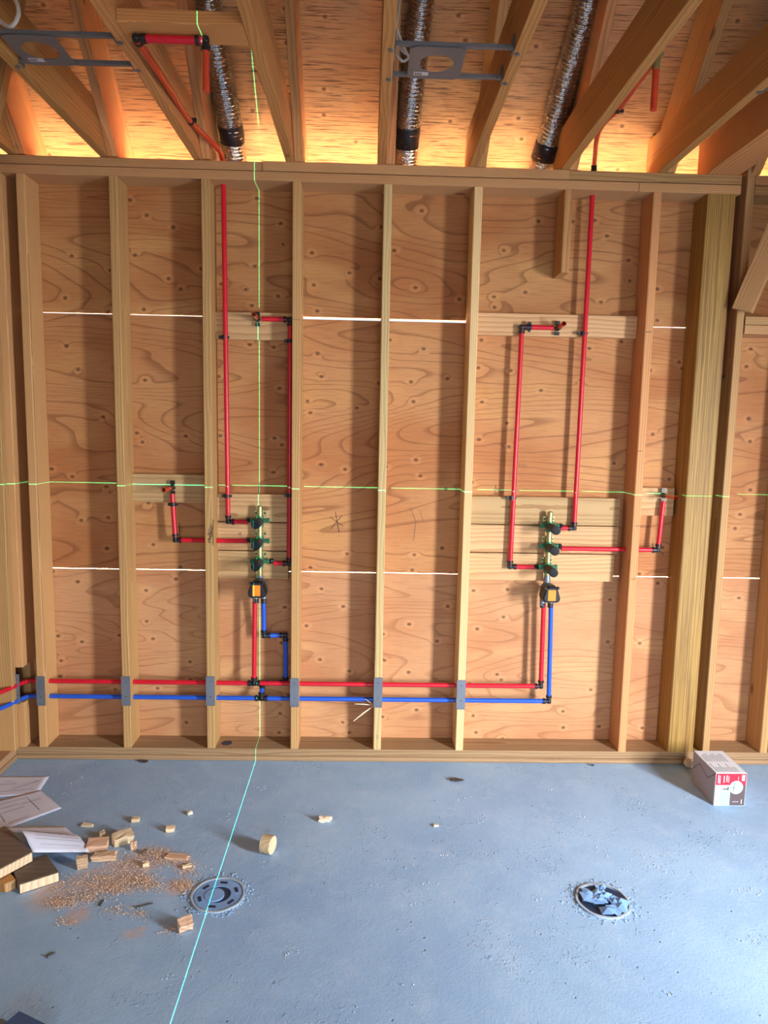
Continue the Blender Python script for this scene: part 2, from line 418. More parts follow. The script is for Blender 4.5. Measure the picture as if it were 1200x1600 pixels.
# corner stud with a notch for the pipes
slab('stud', (-1.738, 0.0, .463), (-1.688, PLY-.001, Z1), M['stud'], wall, 2, .003)
slab('stud', (-1.738, 0.0, Z0), (-1.688, PLY-.001, .288), M['stud'], wall, 2, .003)
slab('stud', (-1.738, 0.095, .2885), (-1.70, PLY-.001, .4625), M['stud'], wall, 2, .001)
post = slab('laminated_post', (1.467, 0, Z0), (1.596, PLY-.001, Z1), M['lvl'], wall, 2, .004)
slab('stud', (1.643, 0, Z0), (1.679, PLY-.001, 2.865), M['plate'], wall, 2, .003)
slab('stud', (1.934, 0, Z0), (1.972, PLY-.001, Z1), M['stud'], wall, 2, .003)
slab('blocking_board', (1.685, 0, 2.147), (1.932, PLY-.001, 2.185), M['plate'], wall, 0)
slab('blocking_board', (1.685, 0, 2.105), (1.932, PLY-.001, 2.145), M['plate'], wall, 0)
# plates
slab('top_plate', (-1.9, 0, Z1+.001), (1.150, PLY, 2.7595), M['plate'], wall)
slab('top_plate', (1.152, 0, Z1+.001), (1.616, PLY, 2.7595), M['plate'], wall)
slab('top_plate', (-1.9, 0.003, 2.763), (-.540, PLY, ZT-.003), M['plate'], wall)
slab('top_plate', (-.538, -.003, 2.763), (.832, PLY, ZT), M['plate'], wall)
slab('top_plate', (.834, 0, 2.763), (1.616, PLY, ZT), M['plate'], wall)
slab('top_plate', (1.68, 0.0, Z1+.001), (3.1, PLY, 2.7595), M['plate'], wall)
slab('top_plate', (1.68, 0.0, 2.763), (3.1, PLY, ZT), M['plate'], wall)
slab('bottom_plate', (-1.9, 0, .0265), (3.1, PLY, Z0-.0005), M['bottom'], wall)
slab('sill_plate', (-1.9, -.004, .0005), (3.1, PLY+.012, .0255), M['bottom'], wall, 0, .004)
# plywood: three courses with open joints between them
T = .012
for x0, x1 in ((-1.9, -.796), (-.793, 1.238), (1.241, 3.1)):
    slab('plywood_sheet', (x0, PLY, .027), (x1, PLY+T, .919), M['ply_pale'], wall, 0, 0)
for x0, x1 in ((-1.9, -.388), (-.385, 1.53), (1.533, 3.1)):
    slab('plywood_sheet', (x0, PLY, (.9224 if x0 < 1 else .9232)), (x1, PLY+T, 2.1435), M['ply'], wall, 0, 0)
for x0, x1, b in ((-1.9, -.796, 2.1480), (-.793, .424, 2.1545), (.427, 3.1, 2.1485)):
    slab('plywood_sheet', (x0, PLY, b), (x1, PLY+T, 2.80), M['ply_brown'], wall, 0, 0)
# backing boards let in between the studs
BY = .102
def backing(x0, x1, z0, z1, y=BY): return slab('backing_board', (x0, y, z0), (x1, PLY-.0005, z1), M['backing'], wall, 0, .002)
def zz(v, u, Y): return at(u, v, Y=Y).z
backing(-3*S+.039, -2*S-.001, zz(785, 262, BY), zz(741, 262, BY))
backing(-2*S+.039, -S-.001, zz(531, 400, BY), zz(488, 400, BY))
zt = zz(772, 400, BY)
for i in range(3): backing(-2*S+.039, -S-.025 if i == 2 else -S-.001, zt-.1405*(i+1)+.005, zt-.1405*i)
backing(S+.039, 3*S-.001, zz(526, 870, BY), zz(491, 870, BY))
zt = zz(777, 850, BY)
for i in range(3): backing(S+.039, 3*S-(.03, .03, .042)[i], zt-.1405*(i+1)+.005, zt-.1405*i)
backing(3*S+.039, 1.455, zz(806, 1030, BY), zz(762, 1030, BY))
# diagonal brace on the right, standing in front of the wall
b0, b1 = V((1.640, -.050, 2.20)), V((1.80, -.17, 2.80))
board('diagonal_brace', b0, b1, (.8, -.6, 0), .089, .038, M['plate'], wall, .003)

# pen marks on the wood
def mark(name, pts, Y, mat, width, parent=None, n=(0, -1, 0)):
    strips(name, [[at(u, v, Y=Y-.0004) for u, v in ln] for ln in pts], n, width, mat, parent or wall)
mark('marker_scribble', [[(333, 812), (333, 852)], [(331, 818), (326, 830), (325, 836), (331, 830), (332, 822), (328, 836), (325, 845), (331, 838), (331, 830), (329, 842), (326, 848), (331, 847)]], 0, M['ink'], .0022, studs[-2])
for u, v in ((356, 846),): pass
mark('marker_mark', [[(280.5, 817), (281, 838)], [(280, 825), (285, 825)], [(280, 830), (285, 829.5)]], PLY, M['ink'], .003)
mark('marker_mark', [[(524, 800), (530, 832)], [(516, 808), (536, 822)], [(517, 826), (534, 806)]], PLY, M['ink'], .0025)
mark('marker_mark', [[(641, 793), (650, 815), (646, 845)], [(656, 798), (663, 818)]], PLY, M['pencil'], .0022)
mark('marker_mark', [[(809, 724), (812, 724), (811, 730)], [(815, 725), (817, 728), (817, 731)], [(820, 724), (817.5, 728)], [(822, 724), (822, 730), (826, 730)]], PLY, M['pencil'], .0016)
mark('marker_mark', [[(376, 762), (409, 762)], [(405, 754), (405, 770)]], PLY, M['ink'], .0016)
mark('marker_mark', [[(374, 837), (374, 832), (377, 833), (371, 835)], [(376.5, 832), (376.5, 839)]], BY, M['pencil'], .0016)
mark('marker_mark', [[(1020, 846), (1019, 858)], [(1014, 853), (1021, 850), (1021, 856), (1014, 854)], [(1026, 863), (1031, 858)], [(1033, 862), (1037, 866), (1034, 867)]], PLY, M['ink'], .0024)
mark('marker_mark', [[(774, 758), (774, 772)], [(770, 764), (784, 766)], [(774, 760), (779, 766)]], PLY, M['ink'], .0016)
for (u0, u1, v) in ((992, 1010, 822), (996, 1005, 705), (986, 995, 905), (1009, 1020, 519)):
    mark('marker_mark', [[(u0, v), (u1-2, v-.4)]], 0, M['ink'], .0022, studs[3])
mark('marker_mark', [[(457, 499), (470, 500)]], 0, M['pencil'], .002, studs[-1])

# ------------------------------------------------------------------ left wall, right wall and the rest of the shell
wl = empty('wall_left', (-1.745, -1, 0), kind='structure', label='open stud wall on the left with bare framing')
slab('bottom_plate', (-1.885, -6.4, .0265), (-1.735, -.005, Z0-.0005), M['bottom'], wl, 1)
slab('sill_plate', (-1.885, -6.4, .0005), (-1.731, -.005, .0255), M['bottom'], wl, 1)
slab('stud', (-1.885, -.045, Z0), (-1.718, -.007, .31), M['stud'], wl, 2, .003)
slab('stud', (-1.885, -.045, .31), (-1.718, -.007, Z1), M['stud'], wl, 2, .003)
for y in (-.45, -.86, -1.27, -1.67, -2.08, -2.49): slab('stud', (-1.885, y-.038, Z0), (-1.718, y, Z1), M['stud'], wl, 2, .003)
slab('top_plate', (-1.885, -6.4, Z1+.001), (-1.7455, -.004, ZT-.003), M['plate'], wl, 1)
slab('plywood_sheet', (-1.915, -6.6, .03), (-1.901, .152, 7.0), M['shell'], wl, 1, 0)
wr = empty('wall_right', (3.1, -3, 0), kind='structure', label='right wall with a tall window opening')
for lo, hi in (((3.1, -6.4, 0), (3.2, -3.46, 7)), ((3.1, -2.74, 0), (3.2, .15, 7)), ((3.1, -3.46, 0), (3.2, -2.74, .45)), ((3.1, -3.46, 2.15), (3.2, -2.74, 7))):
    slab('wall_panel', lo, hi, M['shell'], wr, 1, 0)
wf = empty('wall_front', (0, -6.5, 0), kind='structure', label='wall behind the camera with a wide doorway')
for lo, hi in (((-1.9, -6.6, 0), (-.6, -6.5, 2.8)), ((2.0, -6.6, 0), (3.2, -6.5, 2.8)), ((-.6, -6.6, 2.3), (2.0, -6.5, 2.8))):
    slab('wall_panel', lo, hi, M['shell'], wf, 0, 0)

# ------------------------------------------------------------------ roof framing
ceil = empty('ceiling', (0, 0, 2.8), kind='structure', label='open roof framing under plywood sheathing')
YE = .46                               # eave end
tv = V((0, -1, 1.09)).normalized()
# sheathing panels, 4 ft along the slope
run = 1.2192*tv.y*-1
y0 = YE; x_se = [(-2.6, -.02), (-.02, 2.42), (2.42, 4.2)]
courses = 0
yy = YE
while yy > -3.2:
    y1 = max(yy-run, -3.25)
    for xa, xb in (x_se if courses % 2 == 0 else [(-2.6, -1.24), (-1.24, 1.2), (1.2, 4.2)]):
        c0 = V((0, yy, roofz(yy))); c1 = V((0, y1, roofz(y1)))
        nrm = V((0, 1.09, 1)).normalized()
        mid = (c0+c1)/2+nrm*.0065
        board('sheathing_panel', mid+V((xa, 0, 0)), mid+V((xb, 0, 0)), tv, (c1-c0).length, .012, M['roofply'], ceil, 0)
    yy = y1; courses += 1
# the other slope of the roof, behind the camera
ridge = V((0, -3.25, roofz(-3.25))); eb = V((0, -7.1, roofz(-3.25)-1.09*3.85))
board('sheathing_panel', (ridge+eb)/2+V((-2.6, 0, 0)), (ridge+eb)/2+V((4.2, 0, 0)), eb-ridge, (eb-ridge).length, .012, M['roofply'], ceil, 0)
JX = [-2.065, -1.660, -1.257, -.846, -.438, -.030, .378, .792, 1.232, 1.62, 2.02, 2.43]
def rafter(x):
    s = roofz(0)-ZT-.002
    lowY = lambda y: roofz(y)-s
    poly = [(-3.2, roofz(-3.2)-.002), (-3.2, lowY(-3.2)), (0.0, lowY(0)), (.153, ZT+.001), (.153, lowY(.153)), (YE-.02, lowY(YE-.02)), (YE-.02, roofz(YE-.02)-.002)]
    return prism('rafter', poly, x, x+.038, (-1, 1.09), M['rafter'], ceil, (0, ZT+.17))
def joist(x, w=.038, h=.184, name='ceiling_joist', yend=.148, mat='joist'):
    zt = ZT+h; yc = (3.145-zt-.003)/1.09
    ze = roofz(yend)-.003
    poly = [(-5.9, ZT+.0005), (yend, ZT+.0005)]
    poly += [(yend, ze), (yc, zt)] if ze < zt else [(yend, zt)]
    poly += [(-5.9, zt)]
    return prism(name, poly, x, x+w, (-1, 0), M[mat], ceil, (-.5, ZT+h/2))
for x in JX:
    if x < 1.4: joist(x)
    rafter(x+.0395)
joist(1.455, w=.152, h=.235, name='roof_beam', yend=.10, mat='rafter')
# rafters and joists of the hidden half stay simple; collar at top right
# flat block between two joists carrying a pipe
yb0 = at(317, 38, Z=ZT).y; yb1 = at(317, 70, Z=ZT).y
slab('blocking_board', (-.806, yb0, ZT), (-.4395, yb1, ZT+.038), M['joist'], ceil, 0)
# slanting brace at the far left
q0, q1 = at(30, -10, Y=-.42), at(-22, 240, Y=-.42)
board('diagonal_brace', q0+V((-.05, 0, .0)), q1+V((-.05, 0, 0)), (1, 0, .2), .14, .038, M['rafter'], ceil)

# ------------------------------------------------------------------ pipes
R = .0112
def fitting(bm, p, dirs, r=R):
    for d in dirs:
        d = V(d).normalized()
        bm_tube(bm, [p-d*r*.9, p+d*.026], r*.98, 12)
        bm_tube(bm, [p+d*.018, p+d*.030], r*1.28, 12)
    bmesh.ops.create_uvsphere(bm, u_segments=12, v_segments=8, radius=r*1.12, matrix=Matrix.Translation(p))
def seg(name, p0, p1, mat, parent, r=R, n=14):
    bm = bmesh.new(); bm_tube(bm, [p0, p1], r, n); return smooth_part(name, bm, mat, parent)
def clamp(p, d, parent, side=(0, 1, 0), r=R):
    p, d = V(p), V(d).normalized(); bm = bmesh.new()
    bm_tube(bm, [p-d*.009, p+d*.009], r*1.22, 14)
    s = V(side).normalized(); e = d.cross(s).normalized()
    bm_box(bm, p+e*r*1.5-s*.0, (.016, .010, .014))
    bm_box(bm, p-e*r*1.5-s*.0, (.012, .008, .010))
    return smooth_part('clamp', bm, M['black'], parent)
def run_(name, label, mat, pts, closed_elbow=True, clamps=(), ends=(False, False), cat='pipe', group=None, r=R):
    """pts: corner points of the run; elbows are put on every inner corner"""
    pts = [V(p) for p in pts]; root = empty(name, pts[-1], None, label, cat, group)
    n = len(pts)
    for i in range(n-1):
        a, b = pts[i], pts[i+1]; d = (b-a).normalized()
        aa = a+d*(.016 if i > 0 or ends[0] else 0); bb = b-d*(.016 if i < n-2 or ends[1] else 0)
        seg('pipe_segment', aa, bb, mat, root, r)
    for i in range(1, n-1):
        bm = bmesh.new(); fitting(bm, pts[i], (pts[i-1]-pts[i], pts[i+1]-pts[i]), r)
        smooth_part('elbow', bm, M['black'], root)
    for p, d in clamps: clamp(p, d, root, r=r)
    return root
PY = .076
def A(u, v, Y=PY): return at(u, v, Y=Y)
def stub(p, d, parent, L=.10, r=.0105):
    """open copper-red outlet tail pointing into the room, with its black drop-ear socket"""
    p, d = V(p), V(d).normalized()
    bm = bmesh.new(); bm_tube(bm, [p+d*.02, p+d*L], r, 14, cap=False); bm_tube(bm, [p+d*.02, p+d*L], r*.78, 14, cap=False)
    # annular lip
    smooth_part('outlet_stub', bm, M['copper'], parent)
    bm = bmesh.new(); bm_tube(bm, [p-d*.012, p+d*.024], r*1.25, 14)
    bm_box(bm, p-d*.010+V((0, 0, .024)), (.020, .008, .020)); bm_box(bm, p-d*.010-V((0, 0, .024)), (.020, .008, .016))
    smooth_part('drop_ear_socket', bm, M['black'], parent)

# left bay: riser from the roof down to the top port of the left valve
vl = [A(391, 817), A(391, 850), A(425, 881)]
p_top = V((A(349, 300).x, PY, ZT+.0))
L1 = [V((A(349, 292).x, PY, ZT+.028)), A(356.5, 815), A(388, 815.5)]
L1[1] = V((A(356.5, 815).x, PY, A(388, 815.5).z))
r1 = run_('red_riser_pipe', 'tall red pipe from the roof to the top port of the left valve', M['red'], L1,
          clamps=((A(350.5, 527), (0, 0, 1)), (A(355, 775), (0, 0, 1))))
# its ceiling branch beside the joist
jx = -.798
c1 = at(298, 190, X=jx); c2 = at(213, 60, Z=ZT-.014)
ctop = [V((L1[0].x, PY, ZT+.02)), at(341, 233, X=-.735), c1, (c1+c2)/2, c2]
bm = bmesh.new(); bm_tube(bm, bez(ctop, 8), R, 12); smooth_part('pipe_segment', bm, M['copper'], r1)
clamp(c1, c2-c1, r1)
cE = at(320, 61, Z=c2.z); cE.y = c2.y
bm = bmesh.new(); fitting(bm, c2, (c1-c2, cE-c2)); smooth_part('elbow', bm, M['black'], r1)
seg('pipe_segment', c2+(cE-c2).normalized()*.02, cE, M['red'], r1)
bm = bmesh.new(); fitting(bm, cE, (c2-cE, V((0, 0, -1)))); smooth_part('elbow', bm, M['black'], r1)
seg('pipe_segment', cE-V((0, 0, .02)), cE-V((0, 0, .145)), M['copper'], r1)
bm = bmesh.new(); fitting(bm, V((L1[0].x, PY, ZT+.016)), (V((0, 0, 1)), V((0, 0, -1)))); smooth_part('coupling', bm, M['black'], r1)
# shower-head riser of the left valve
xr = A(452.5, 700).x
L2 = [A(428, 880), V((xr, PY, A(428, 880).z)), V((xr, PY, A(440, 499).z)), A(404, 499)]
L2[3].z = L2[2].z
r2 = run_('red_shower_pipe', 'red pipe from the bottom port of the left valve up to a high outlet', M['red'], L2,
          clamps=((A(452.5, 533), (0, 0, 1)), (A(452.5, 774), (0, 0, 1))), ends=(False, True))
stub(L2[3]+V((-.006, 0, 0)), (-.02, -1, .10), r2, L=.085)
# tub outlet to the left
zl = A(388, 845.5).z; x3 = A(274, 843).x
L3 = [A(388, 845.5), V((x3, PY, zl)), V((x3-.012, PY, A(269, 766).z))]
r3 = run_('red_outlet_pipe', 'red pipe from the middle port of the left valve through a stud', M['red'], L3,
          clamps=((A(270.5, 788), (0, 0, 1)),), ends=(False, True))
stub(L3[2]+V((0, 0, .012)), (-.12, -1, -.02), r3, L=.10)
# right valve
xq = A(897, 822).x
R1 = [V((A(926, 300).x, PY, ZT+.03)), V((xq, PY, A(880, 825).z)), A(876, 825)]
R1[2].z = R1[1].z
r4 = run_('red_riser_pipe', 'tall red pipe from the roof to the top port of the right valve', M['red'], R1,
          clamps=((A(911, 521), (0, 0, 1)),))
jx2 = .792+.038+.014
d0 = V((R1[0].x, PY, ZT+.055)); d1 = at(966, 170, X=.862); d2 = at(1020, 98, X=.880)
bm = bmesh.new(); bm_tube(bm, bez([d0, at(936, 205, X=.868), d1, (d1+d2)/2, d2], 8), R*.95, 12); smooth_part('pipe_segment', bm, M['copper'], r4)
clamp(d1, d2-d1, r4)
bm = bmesh.new(); bm_tube(bm, [V((d0.x, PY, ZT+.018)), V((d0.x, PY, ZT+.05))], R*1.2, 12); smooth_part('coupling', bm, M['black'], r4)
bm = bmesh.new(); bm_tube(bm, [d2+V((.012, 0, .022)), d2+V((.012, 0, -.022))], R*1.25, 12); bm_box(bm, d2+V((.02, 0, .026)), (.03, .012, .012)); smooth_part('drop_ear_socket', bm, M['brass'], r4)
seg('pipe_segment', d2+V((.012, 0, -.022)), d2+V((.012, 0, -.150)), M['copper'], r4)
R2 = [A(838, 886), A(797, 886), A(815.5, 511), A(870, 509)]
R2[1].z = R2[0].z; R2[3].z = R2[2].z
r5 = run_('red_shower_pipe', 'red pipe from the bottom port of the right valve up to a high outlet', M['red'], R2,
          clamps=((A(799.5, 778), (0, 0, 1)), (A(827, 511), (1, 0, 0))), ends=(False, True))
stub(R2[3]+V((.006, 0, 0)), (.06, -1, .10), r5, L=.085)
zr = A(880, 857).z; xo = A(1028, 858).x
R3 = [A(877, 857), V((xo, PY, zr)), V((xo+.012, PY, A(1031, 778).z))]
r6 = run_('red_outlet_pipe', 'red pipe from the middle port of the right valve through a stud', M['red'], R3,
          ends=(False, True))
stub(R3[2]+V((0, 0, .012)), (.10, -1, .02), r6, L=.11)
# supply mains through the studs
MY = .052
zr_, zb_ = at(270, 1066, Y=MY).z, at(270, 1089.5, Y=MY).z
xe = at(845, 1070, Y=MY).x; xvr = at(849.5, 945, Y=MY)
hot = run_('red_main_pipe', 'long horizontal red main passing through the studs and rising to the right valve', M['red'],
           [V((-1.665, MY, zr_)), V((xe, MY, zr_)), V((xvr.x, MY, xvr.z))], ends=(False, False))
bm = bmesh.new(); bm_tube(bm, bez([V((-1.90, -.36, zr_-.016)), V((-1.80, -.17, zr_-.008)), V((-1.742, -.072, zr_-.003)), V((-1.712, .005, zr_)), V((-1.690, .045, zr_)), V((-1.665, MY, zr_))], 6), R, 12); smooth_part('pipe_segment', bm, M['red'], hot)
xt = at(397, 1066, Y=MY).x
bm = bmesh.new(); fitting(bm, V((xt, MY, zr_)), ((1, 0, 0), (-1, 0, 0), (0, 0, 1)), R*1.06); smooth_part('tee', bm, M['black'], hot)
xb = at(857.5, 1093, Y=MY).x; xvb = at(861, 945, Y=MY)
cold = run_('blue_main_pipe', 'long horizontal blue main passing through the studs and rising to the right valve', M['blue'],
            [V((-1.665, MY, zb_)), V((xb, MY, zb_)), V((xvb.x, MY, xvb.z))])
bm = bmesh.new(); bm_tube(bm, bez([V((-1.90, -.36, zb_-.016)), V((-1.80, -.17, zb_-.008)), V((-1.742, -.072, zb_-.003)), V((-1.712, .005, zb_)), V((-1.690, .045, zb_)), V((-1.665, MY, zb_))], 6), R, 12); smooth_part('pipe_segment', bm, M['blue'], cold)
xtb = at(408.5, 1089, Y=MY).x
bm = bmesh.new(); fitting(bm, V((xtb, MY, zb_)), ((1, 0, 0), (-1, 0, 0), (0, 0, 1)), R*1.06); smooth_part('tee', bm, M['black'], cold)
pv = at(398, 938, Y=MY)
ld = empty('red_drop_pipe', V((xt, MY, zr_+.03)), None, 'short red pipe dropping from the left valve to a tee in the red main', 'pipe')
seg('pipe_segment', V((pv.x, MY, pv.z)), V((xt, MY, zr_+.024)), M['red'], ld)
pb = at(411.5, 938, Y=MY); BYB = .085
xb2 = at(446, 1020, Y=BYB).x; zbm = at(430, 992, Y=BYB).z
run_('blue_offset_pipe', 'blue pipe stepping sideways from the left valve down behind the red main', M['blue'],
     [V((pb.x, MY, pb.z)), V((at(412.5, 990, Y=.07).x, .07, zbm)), V((xb2, BYB, zbm)), V((xb2, BYB+.012, zr_-.012)), V((xtb, BYB+.006, zr_-.014)), V((xtb, MY+.001, zb_+.022))])

pc0, pc1 = V((1.618, .07, 2.70)), V((1.618, .07, at(1138, 590, Y=.07).z))
rc = empty('red_conduit', pc1, None, 'dark red pipe end hanging in the gap behind the diagonal brace', 'pipe')
seg('pipe_segment', pc0, pc1, M['red'], rc, .012); clamp(pc1+V((0, 0, .004)), (0, 0, 1), rc, r=.0105)

# ------------------------------------------------------------------ shower valves
def valve(label, axis_px, cap_px, sides, box_px, supply, mirror):
    """three-port manifold with push-on guards; sides: +1 pipe leaves to the right"""
    Yb, Yc = .064, -.058
    top, bot = at(*axis_px[0], Y=Yb), at(*axis_px[1], Y=Yb)
    x = (top.x+bot.x)/2
    root = empty('shower_valve', V((x, Yb, bot.z)), None, label, 'valve')
    bm = bmesh.new()
    bm_tube(bm, [V((x, Yb, bot.z)), V((x, Yb, top.z-.012)), V((x, Yb, top.z-.004)), V((x, Yb, top.z))], [.0135, .0135, .012, .007], 18)
    smooth_part('body_tube', bm, M['brass'], root)
    for (cu, cv), sd in zip(cap_px, sides):
        c = at(cu, cv, Y=Yc); z = c.z; cx = c.x
        bm = bmesh.new()
        bm_tube(bm, [V((x, Yb, z-.026)), V((x, Yb, z+.026))], .0175, 16)
        for s in (-1, 1):
            bm_tube(bm, [V((x+s*.010, Yb, z+.004)), V((x+s*.034, Yb, z+.004)), V((x+s*.036, Yb, z+.004)), V((x+s*.046, Yb, z+.004))], [.0105, .0105, .0128, .0128], 8)
        g = smooth_part('port_body', bm, M['green'], root)
        bm = bmesh.new(); bm_box(bm, (x, Yb+.026, z+.036), (.056, .004, .026))
        ear = from_bm('mounting_ear', bm, M['brass'], root)
        for s in (-1, 1):
            bm = bmesh.new(); bm_tube(bm, [V((x+s*.021, Yb+.024, z+.036)), V((x+s*.021, Yb+.020, z+.036))], .0045, 8)
            from_bm('mounting_screw', bm, M['black'], ear)
        bm = bmesh.new()
        bm_tube(bm, [V((x+sd*.046, Yb+.002, z+.004)), V((x+sd*.060, PY, z+.004))], .0122, 12)
        smooth_part('port_ring', bm, M['black'], g)
        # guard: ribbed sleeve with dark cap
        bm = bmesh.new()
        bm_tube(bm, [V((x, Yb-.012, z)), V((x+(cx-x)*.9, Yc+.012, z))], .0195, 22, rf=lambda i, th: 1+.03*math.cos(11*th))
        kb = smooth_part('knob_guard', bm, M['darkgrey'], root, 60)
        bm = bmesh.new(); cc = V((cx, Yc, z))
        bm_tube(bm, [cc+V((0, .016, 0)), cc+V((0, .002, 0)), cc, cc+V((0, .0005, 0)), cc+V((0, .003, 0))], [.0212, .0212, .0195, .015, .0145], 22)
        bm_tube(bm, [cc+V((0, .003, 0)), cc+V((0, .001, 0))], .0035, 8)
        smooth_part('knob_cap', bm, M['knobcap'], kb)
    # mixing valve body with its black guard and orange sticker
    c = at(*box_px, Y=-.045); cz = c.z; cx = c.x
    bm = bmesh.new()
    bm_tube(bm, [V((x, Yb, bot.z+.02)), V((x, Yb, cz+.035)), V((x, Yb, cz+.015)), V((x, Yb, cz-.02))], [.014, .018, .034, .030], 12)
    for s in (-1, 1): bm_tube(bm, [V((x+s*.020, MY+.004, cz)), V((x+s*.020, MY, supply.z-.004))], .0135, 12)
    smooth_part('mixer_body', bm, M['steel'], root)
    prof = [(-.018, .044), (.018, .044), (.030, .030), (.045, -.018), (.040, -.034), (.026, -.040), (-.026, -.040), (-.040, -.034), (-.045, -.018), (-.030, .030)]
    bm = bmesh.new(); rings = []
    for Y, sc in ((Yb-.02, .92), (-.02, 1.0), (-.040, .92), (-.045, .80)):
        f = (Yb-Y)/(Yb+.045)
        rings.append([bm.verts.new((x+(cx-x)*f+px*sc, Y, cz+pz*sc)) for px, pz in prof])
    n = len(prof)
    for i in range(len(rings)-1):
        for k in range(n): bm.faces.new((rings[i][k], rings[i][(k+1) % n], rings[i+1][(k+1) % n], rings[i+1][k]))
    bm.faces.new(rings[-1]); bm.faces.new(rings[0][::-1])
    for s in (-1, 1): bm_box(bm, (cx+s*.028, -.034, cz+.032), (.018, .022, .008), Matrix.Rotation(-s*.9, 4, 'Y'))
    gd = from_bm('mixer_guard', bm, M['black'], root)
    slab('orange_sticker', (cx-.0185, -.0462, cz-.026), (cx+.0185, -.0449, cz+.026), M['orange'], gd, 2, 0)
    bm = bmesh.new()
    bm_tube(bm, [V((x-.018, MY, supply.z+.010)), V((x-.018, MY, supply.z-.012))], R*1.2, 12); smooth_part('supply_ring', bm, M['black'], root)
    bm = bmesh.new()
    bm_tube(bm, [V((x+.020, MY, supply.z+.010)), V((x+.020, MY, supply.z-.012))], R*1.2, 12); smooth_part('supply_ring', bm, M['black'], root)
    return root
valve('three-knob green brass shower valve with black guards on the left backing boards', ((405.5, 790), (406.5, 905)),
      ((399.5, 820), (399.5, 853), (399, 886)), (-1, -1, 1), (400.5, 923), pv, 1)
valve('three-knob green brass shower valve with black guards on the right backing boards', ((858.5, 799), (856, 905)),
      ((869.5, 829), (867.5, 861.5), (865.5, 895.5)), (1, 1, -1), (862.5, 930.5), xvr, -1)

# ------------------------------------------------------------------ nail plates
ORD = ['first steel nail plate, on the notched corner stud at the far left', 'second steel nail plate from the left, over the red and blue mains',
       'third steel nail plate from the left, on the stud before the left valve bay', 'fourth steel nail plate, on the stud just left of the left valve',
       'fifth steel nail plate, on the stud just right of the left valve', 'sixth steel nail plate, above a pale splinter hanging from the stud', 'rightmost steel nail plate, on the last stud the mains pass through']
spots = [(-1.722, at(15, 1052, Y=0).z, at(15, 1098, Y=0).z)]
for k, (a_, b_) in zip((-4, -3, -2, -1, 0, 1), ((1057, 1102), (1057, 1102), (1057, 1102), (1060, 1104), (1059, 1105), (1063, 1108))):
    spots.append((k*S-.001, at(600+k*130, a_, Y=0).z, at(600+k*130, b_, Y=0).z))
for i, (x, za, zb) in enumerate(spots):
    x0, x1 = (x, x+.022) if i == 0 else (x-.001, x+.041)
    yp = -.012 if i == 0 else 0.0
    root = empty('nail_plate', ((x0+x1)/2, yp-.001, zb), None, ORD[i], 'nail plate', 'nail plates over the pipe mains')
    bm = bmesh.new(); bm_box(bm, ((x0+x1)/2, yp-.0018, (za+zb)/2), (x1-x0, .0024, za-zb)); from_bm('plate', bm, M['steel'], root)
    bm = bmesh.new()
    for e in (za-.002, zb+.002):
        for t in range(5): bm_box(bm, (x0+(x1-x0)*(t+.5)/5, yp-.0028, e), (.004, .003, .007))
    tag(from_bm('prong_row', bm, M['steel'], root), kind='stuff')
    for zf in (.82, .3):
        bm = bmesh.new(); c = V(((x0+x1)/2, yp-.003, zb+(za-zb)*zf)); bm_tube(bm, [c, c+V((0, -.0012, 0))], .0028, 8); from_bm('nail_head', bm, M['darkgrey'], root)

# ------------------------------------------------------------------ flexible foil ducts
def duct(label, px, top_px, tape_px, r=.051):
    off = .085
    def on_roof(u, v, off=off):
        # the duct lies just under the sheathing: z = roofz(y) - off
        d = right*((u-600)/F_PX)+up*(-(v-800)/F_PX)+fwd
        t = (3.145-off-CAM.z-1.09*CAM.y)/(d.z+1.09*d.y)
        return CAM+d*t
    pts = [on_roof(*p) for p in px]
    path = bez(pts, 60)
    # resample evenly
    L = [0]
    for a_, b_ in zip(path[:-1], path[1:]): L.append(L[-1]+(b_-a_).length)
    step = .0022; n = int(L[-1]/step); res = []; j = 0
    for i in range(n+1):
        s = i*L[-1]/n
        while j < len(L)-2 and L[j+1] < s: j += 1
        t = (s-L[j])/max(1e-9, L[j+1]-L[j]); res.append(path[j].lerp(path[j+1], t))
    root = empty('foil_duct', pts[-1], None, label, 'duct')
    seed = random.random()*50
    def rf(i, th):
        s = i*step
        ridge = .5+.5*math.cos(2*math.pi*(s/.0155)+th)
        cr = mnoise.noise(V((math.cos(th)*2.2, math.sin(th)*2.2, s*40+seed)))
        cr2 = mnoise.noise(V((math.cos(th)*6, math.sin(th)*6, s*110+seed)))
        return 1+.14*(ridge**.7-.5)+.05*cr+.025*cr2
    bm = bmesh.new(); bm_tube(bm, res, r, 36, cap=False, rf=rf)
    smooth_part('foil_tube', bm, M['foil'], root, 70)
    ta, tb = on_roof(*tape_px[0]), on_roof(*tape_px[1])
    ia = min(range(len(res)), key=lambda i: (res[i]-ta).length); ib = min(range(len(res)), key=lambda i: (res[i]-tb).length)
    sl = res[min(ia, ib):max(ia, ib)+1:2]
    bm = bmesh.new(); bm_tube(bm, sl, r*1.09, 28, cap=False, rf=lambda i, th: 1+.02*math.sin(3*th+i*.3))
    smooth_part('tape_band', bm, M['tape'], root, 60)
    return root
duct('leftmost foil duct with black tape band, above the flat block and red pipe', [(322, -30), (331, 50), (346, 120), (358, 185), (364, 225), (368, 262), (369, 290)], None, ((360, 194), (363.5, 222)))
duct('middle foil duct with black tape band, passing behind the centre light bracket', [(662, -30), (657, 20), (648, 100), (642, 160), (636.5, 215), (634, 262), (632, 295)], None, ((639, 196), (636, 228)))
duct('rightmost foil duct with black tape band, leaning against a joist', [(926, -30), (912, 30), (890, 105), (867, 185), (852, 235), (843, 268), (834, 300)], None, ((856, 222), (848, 248)))

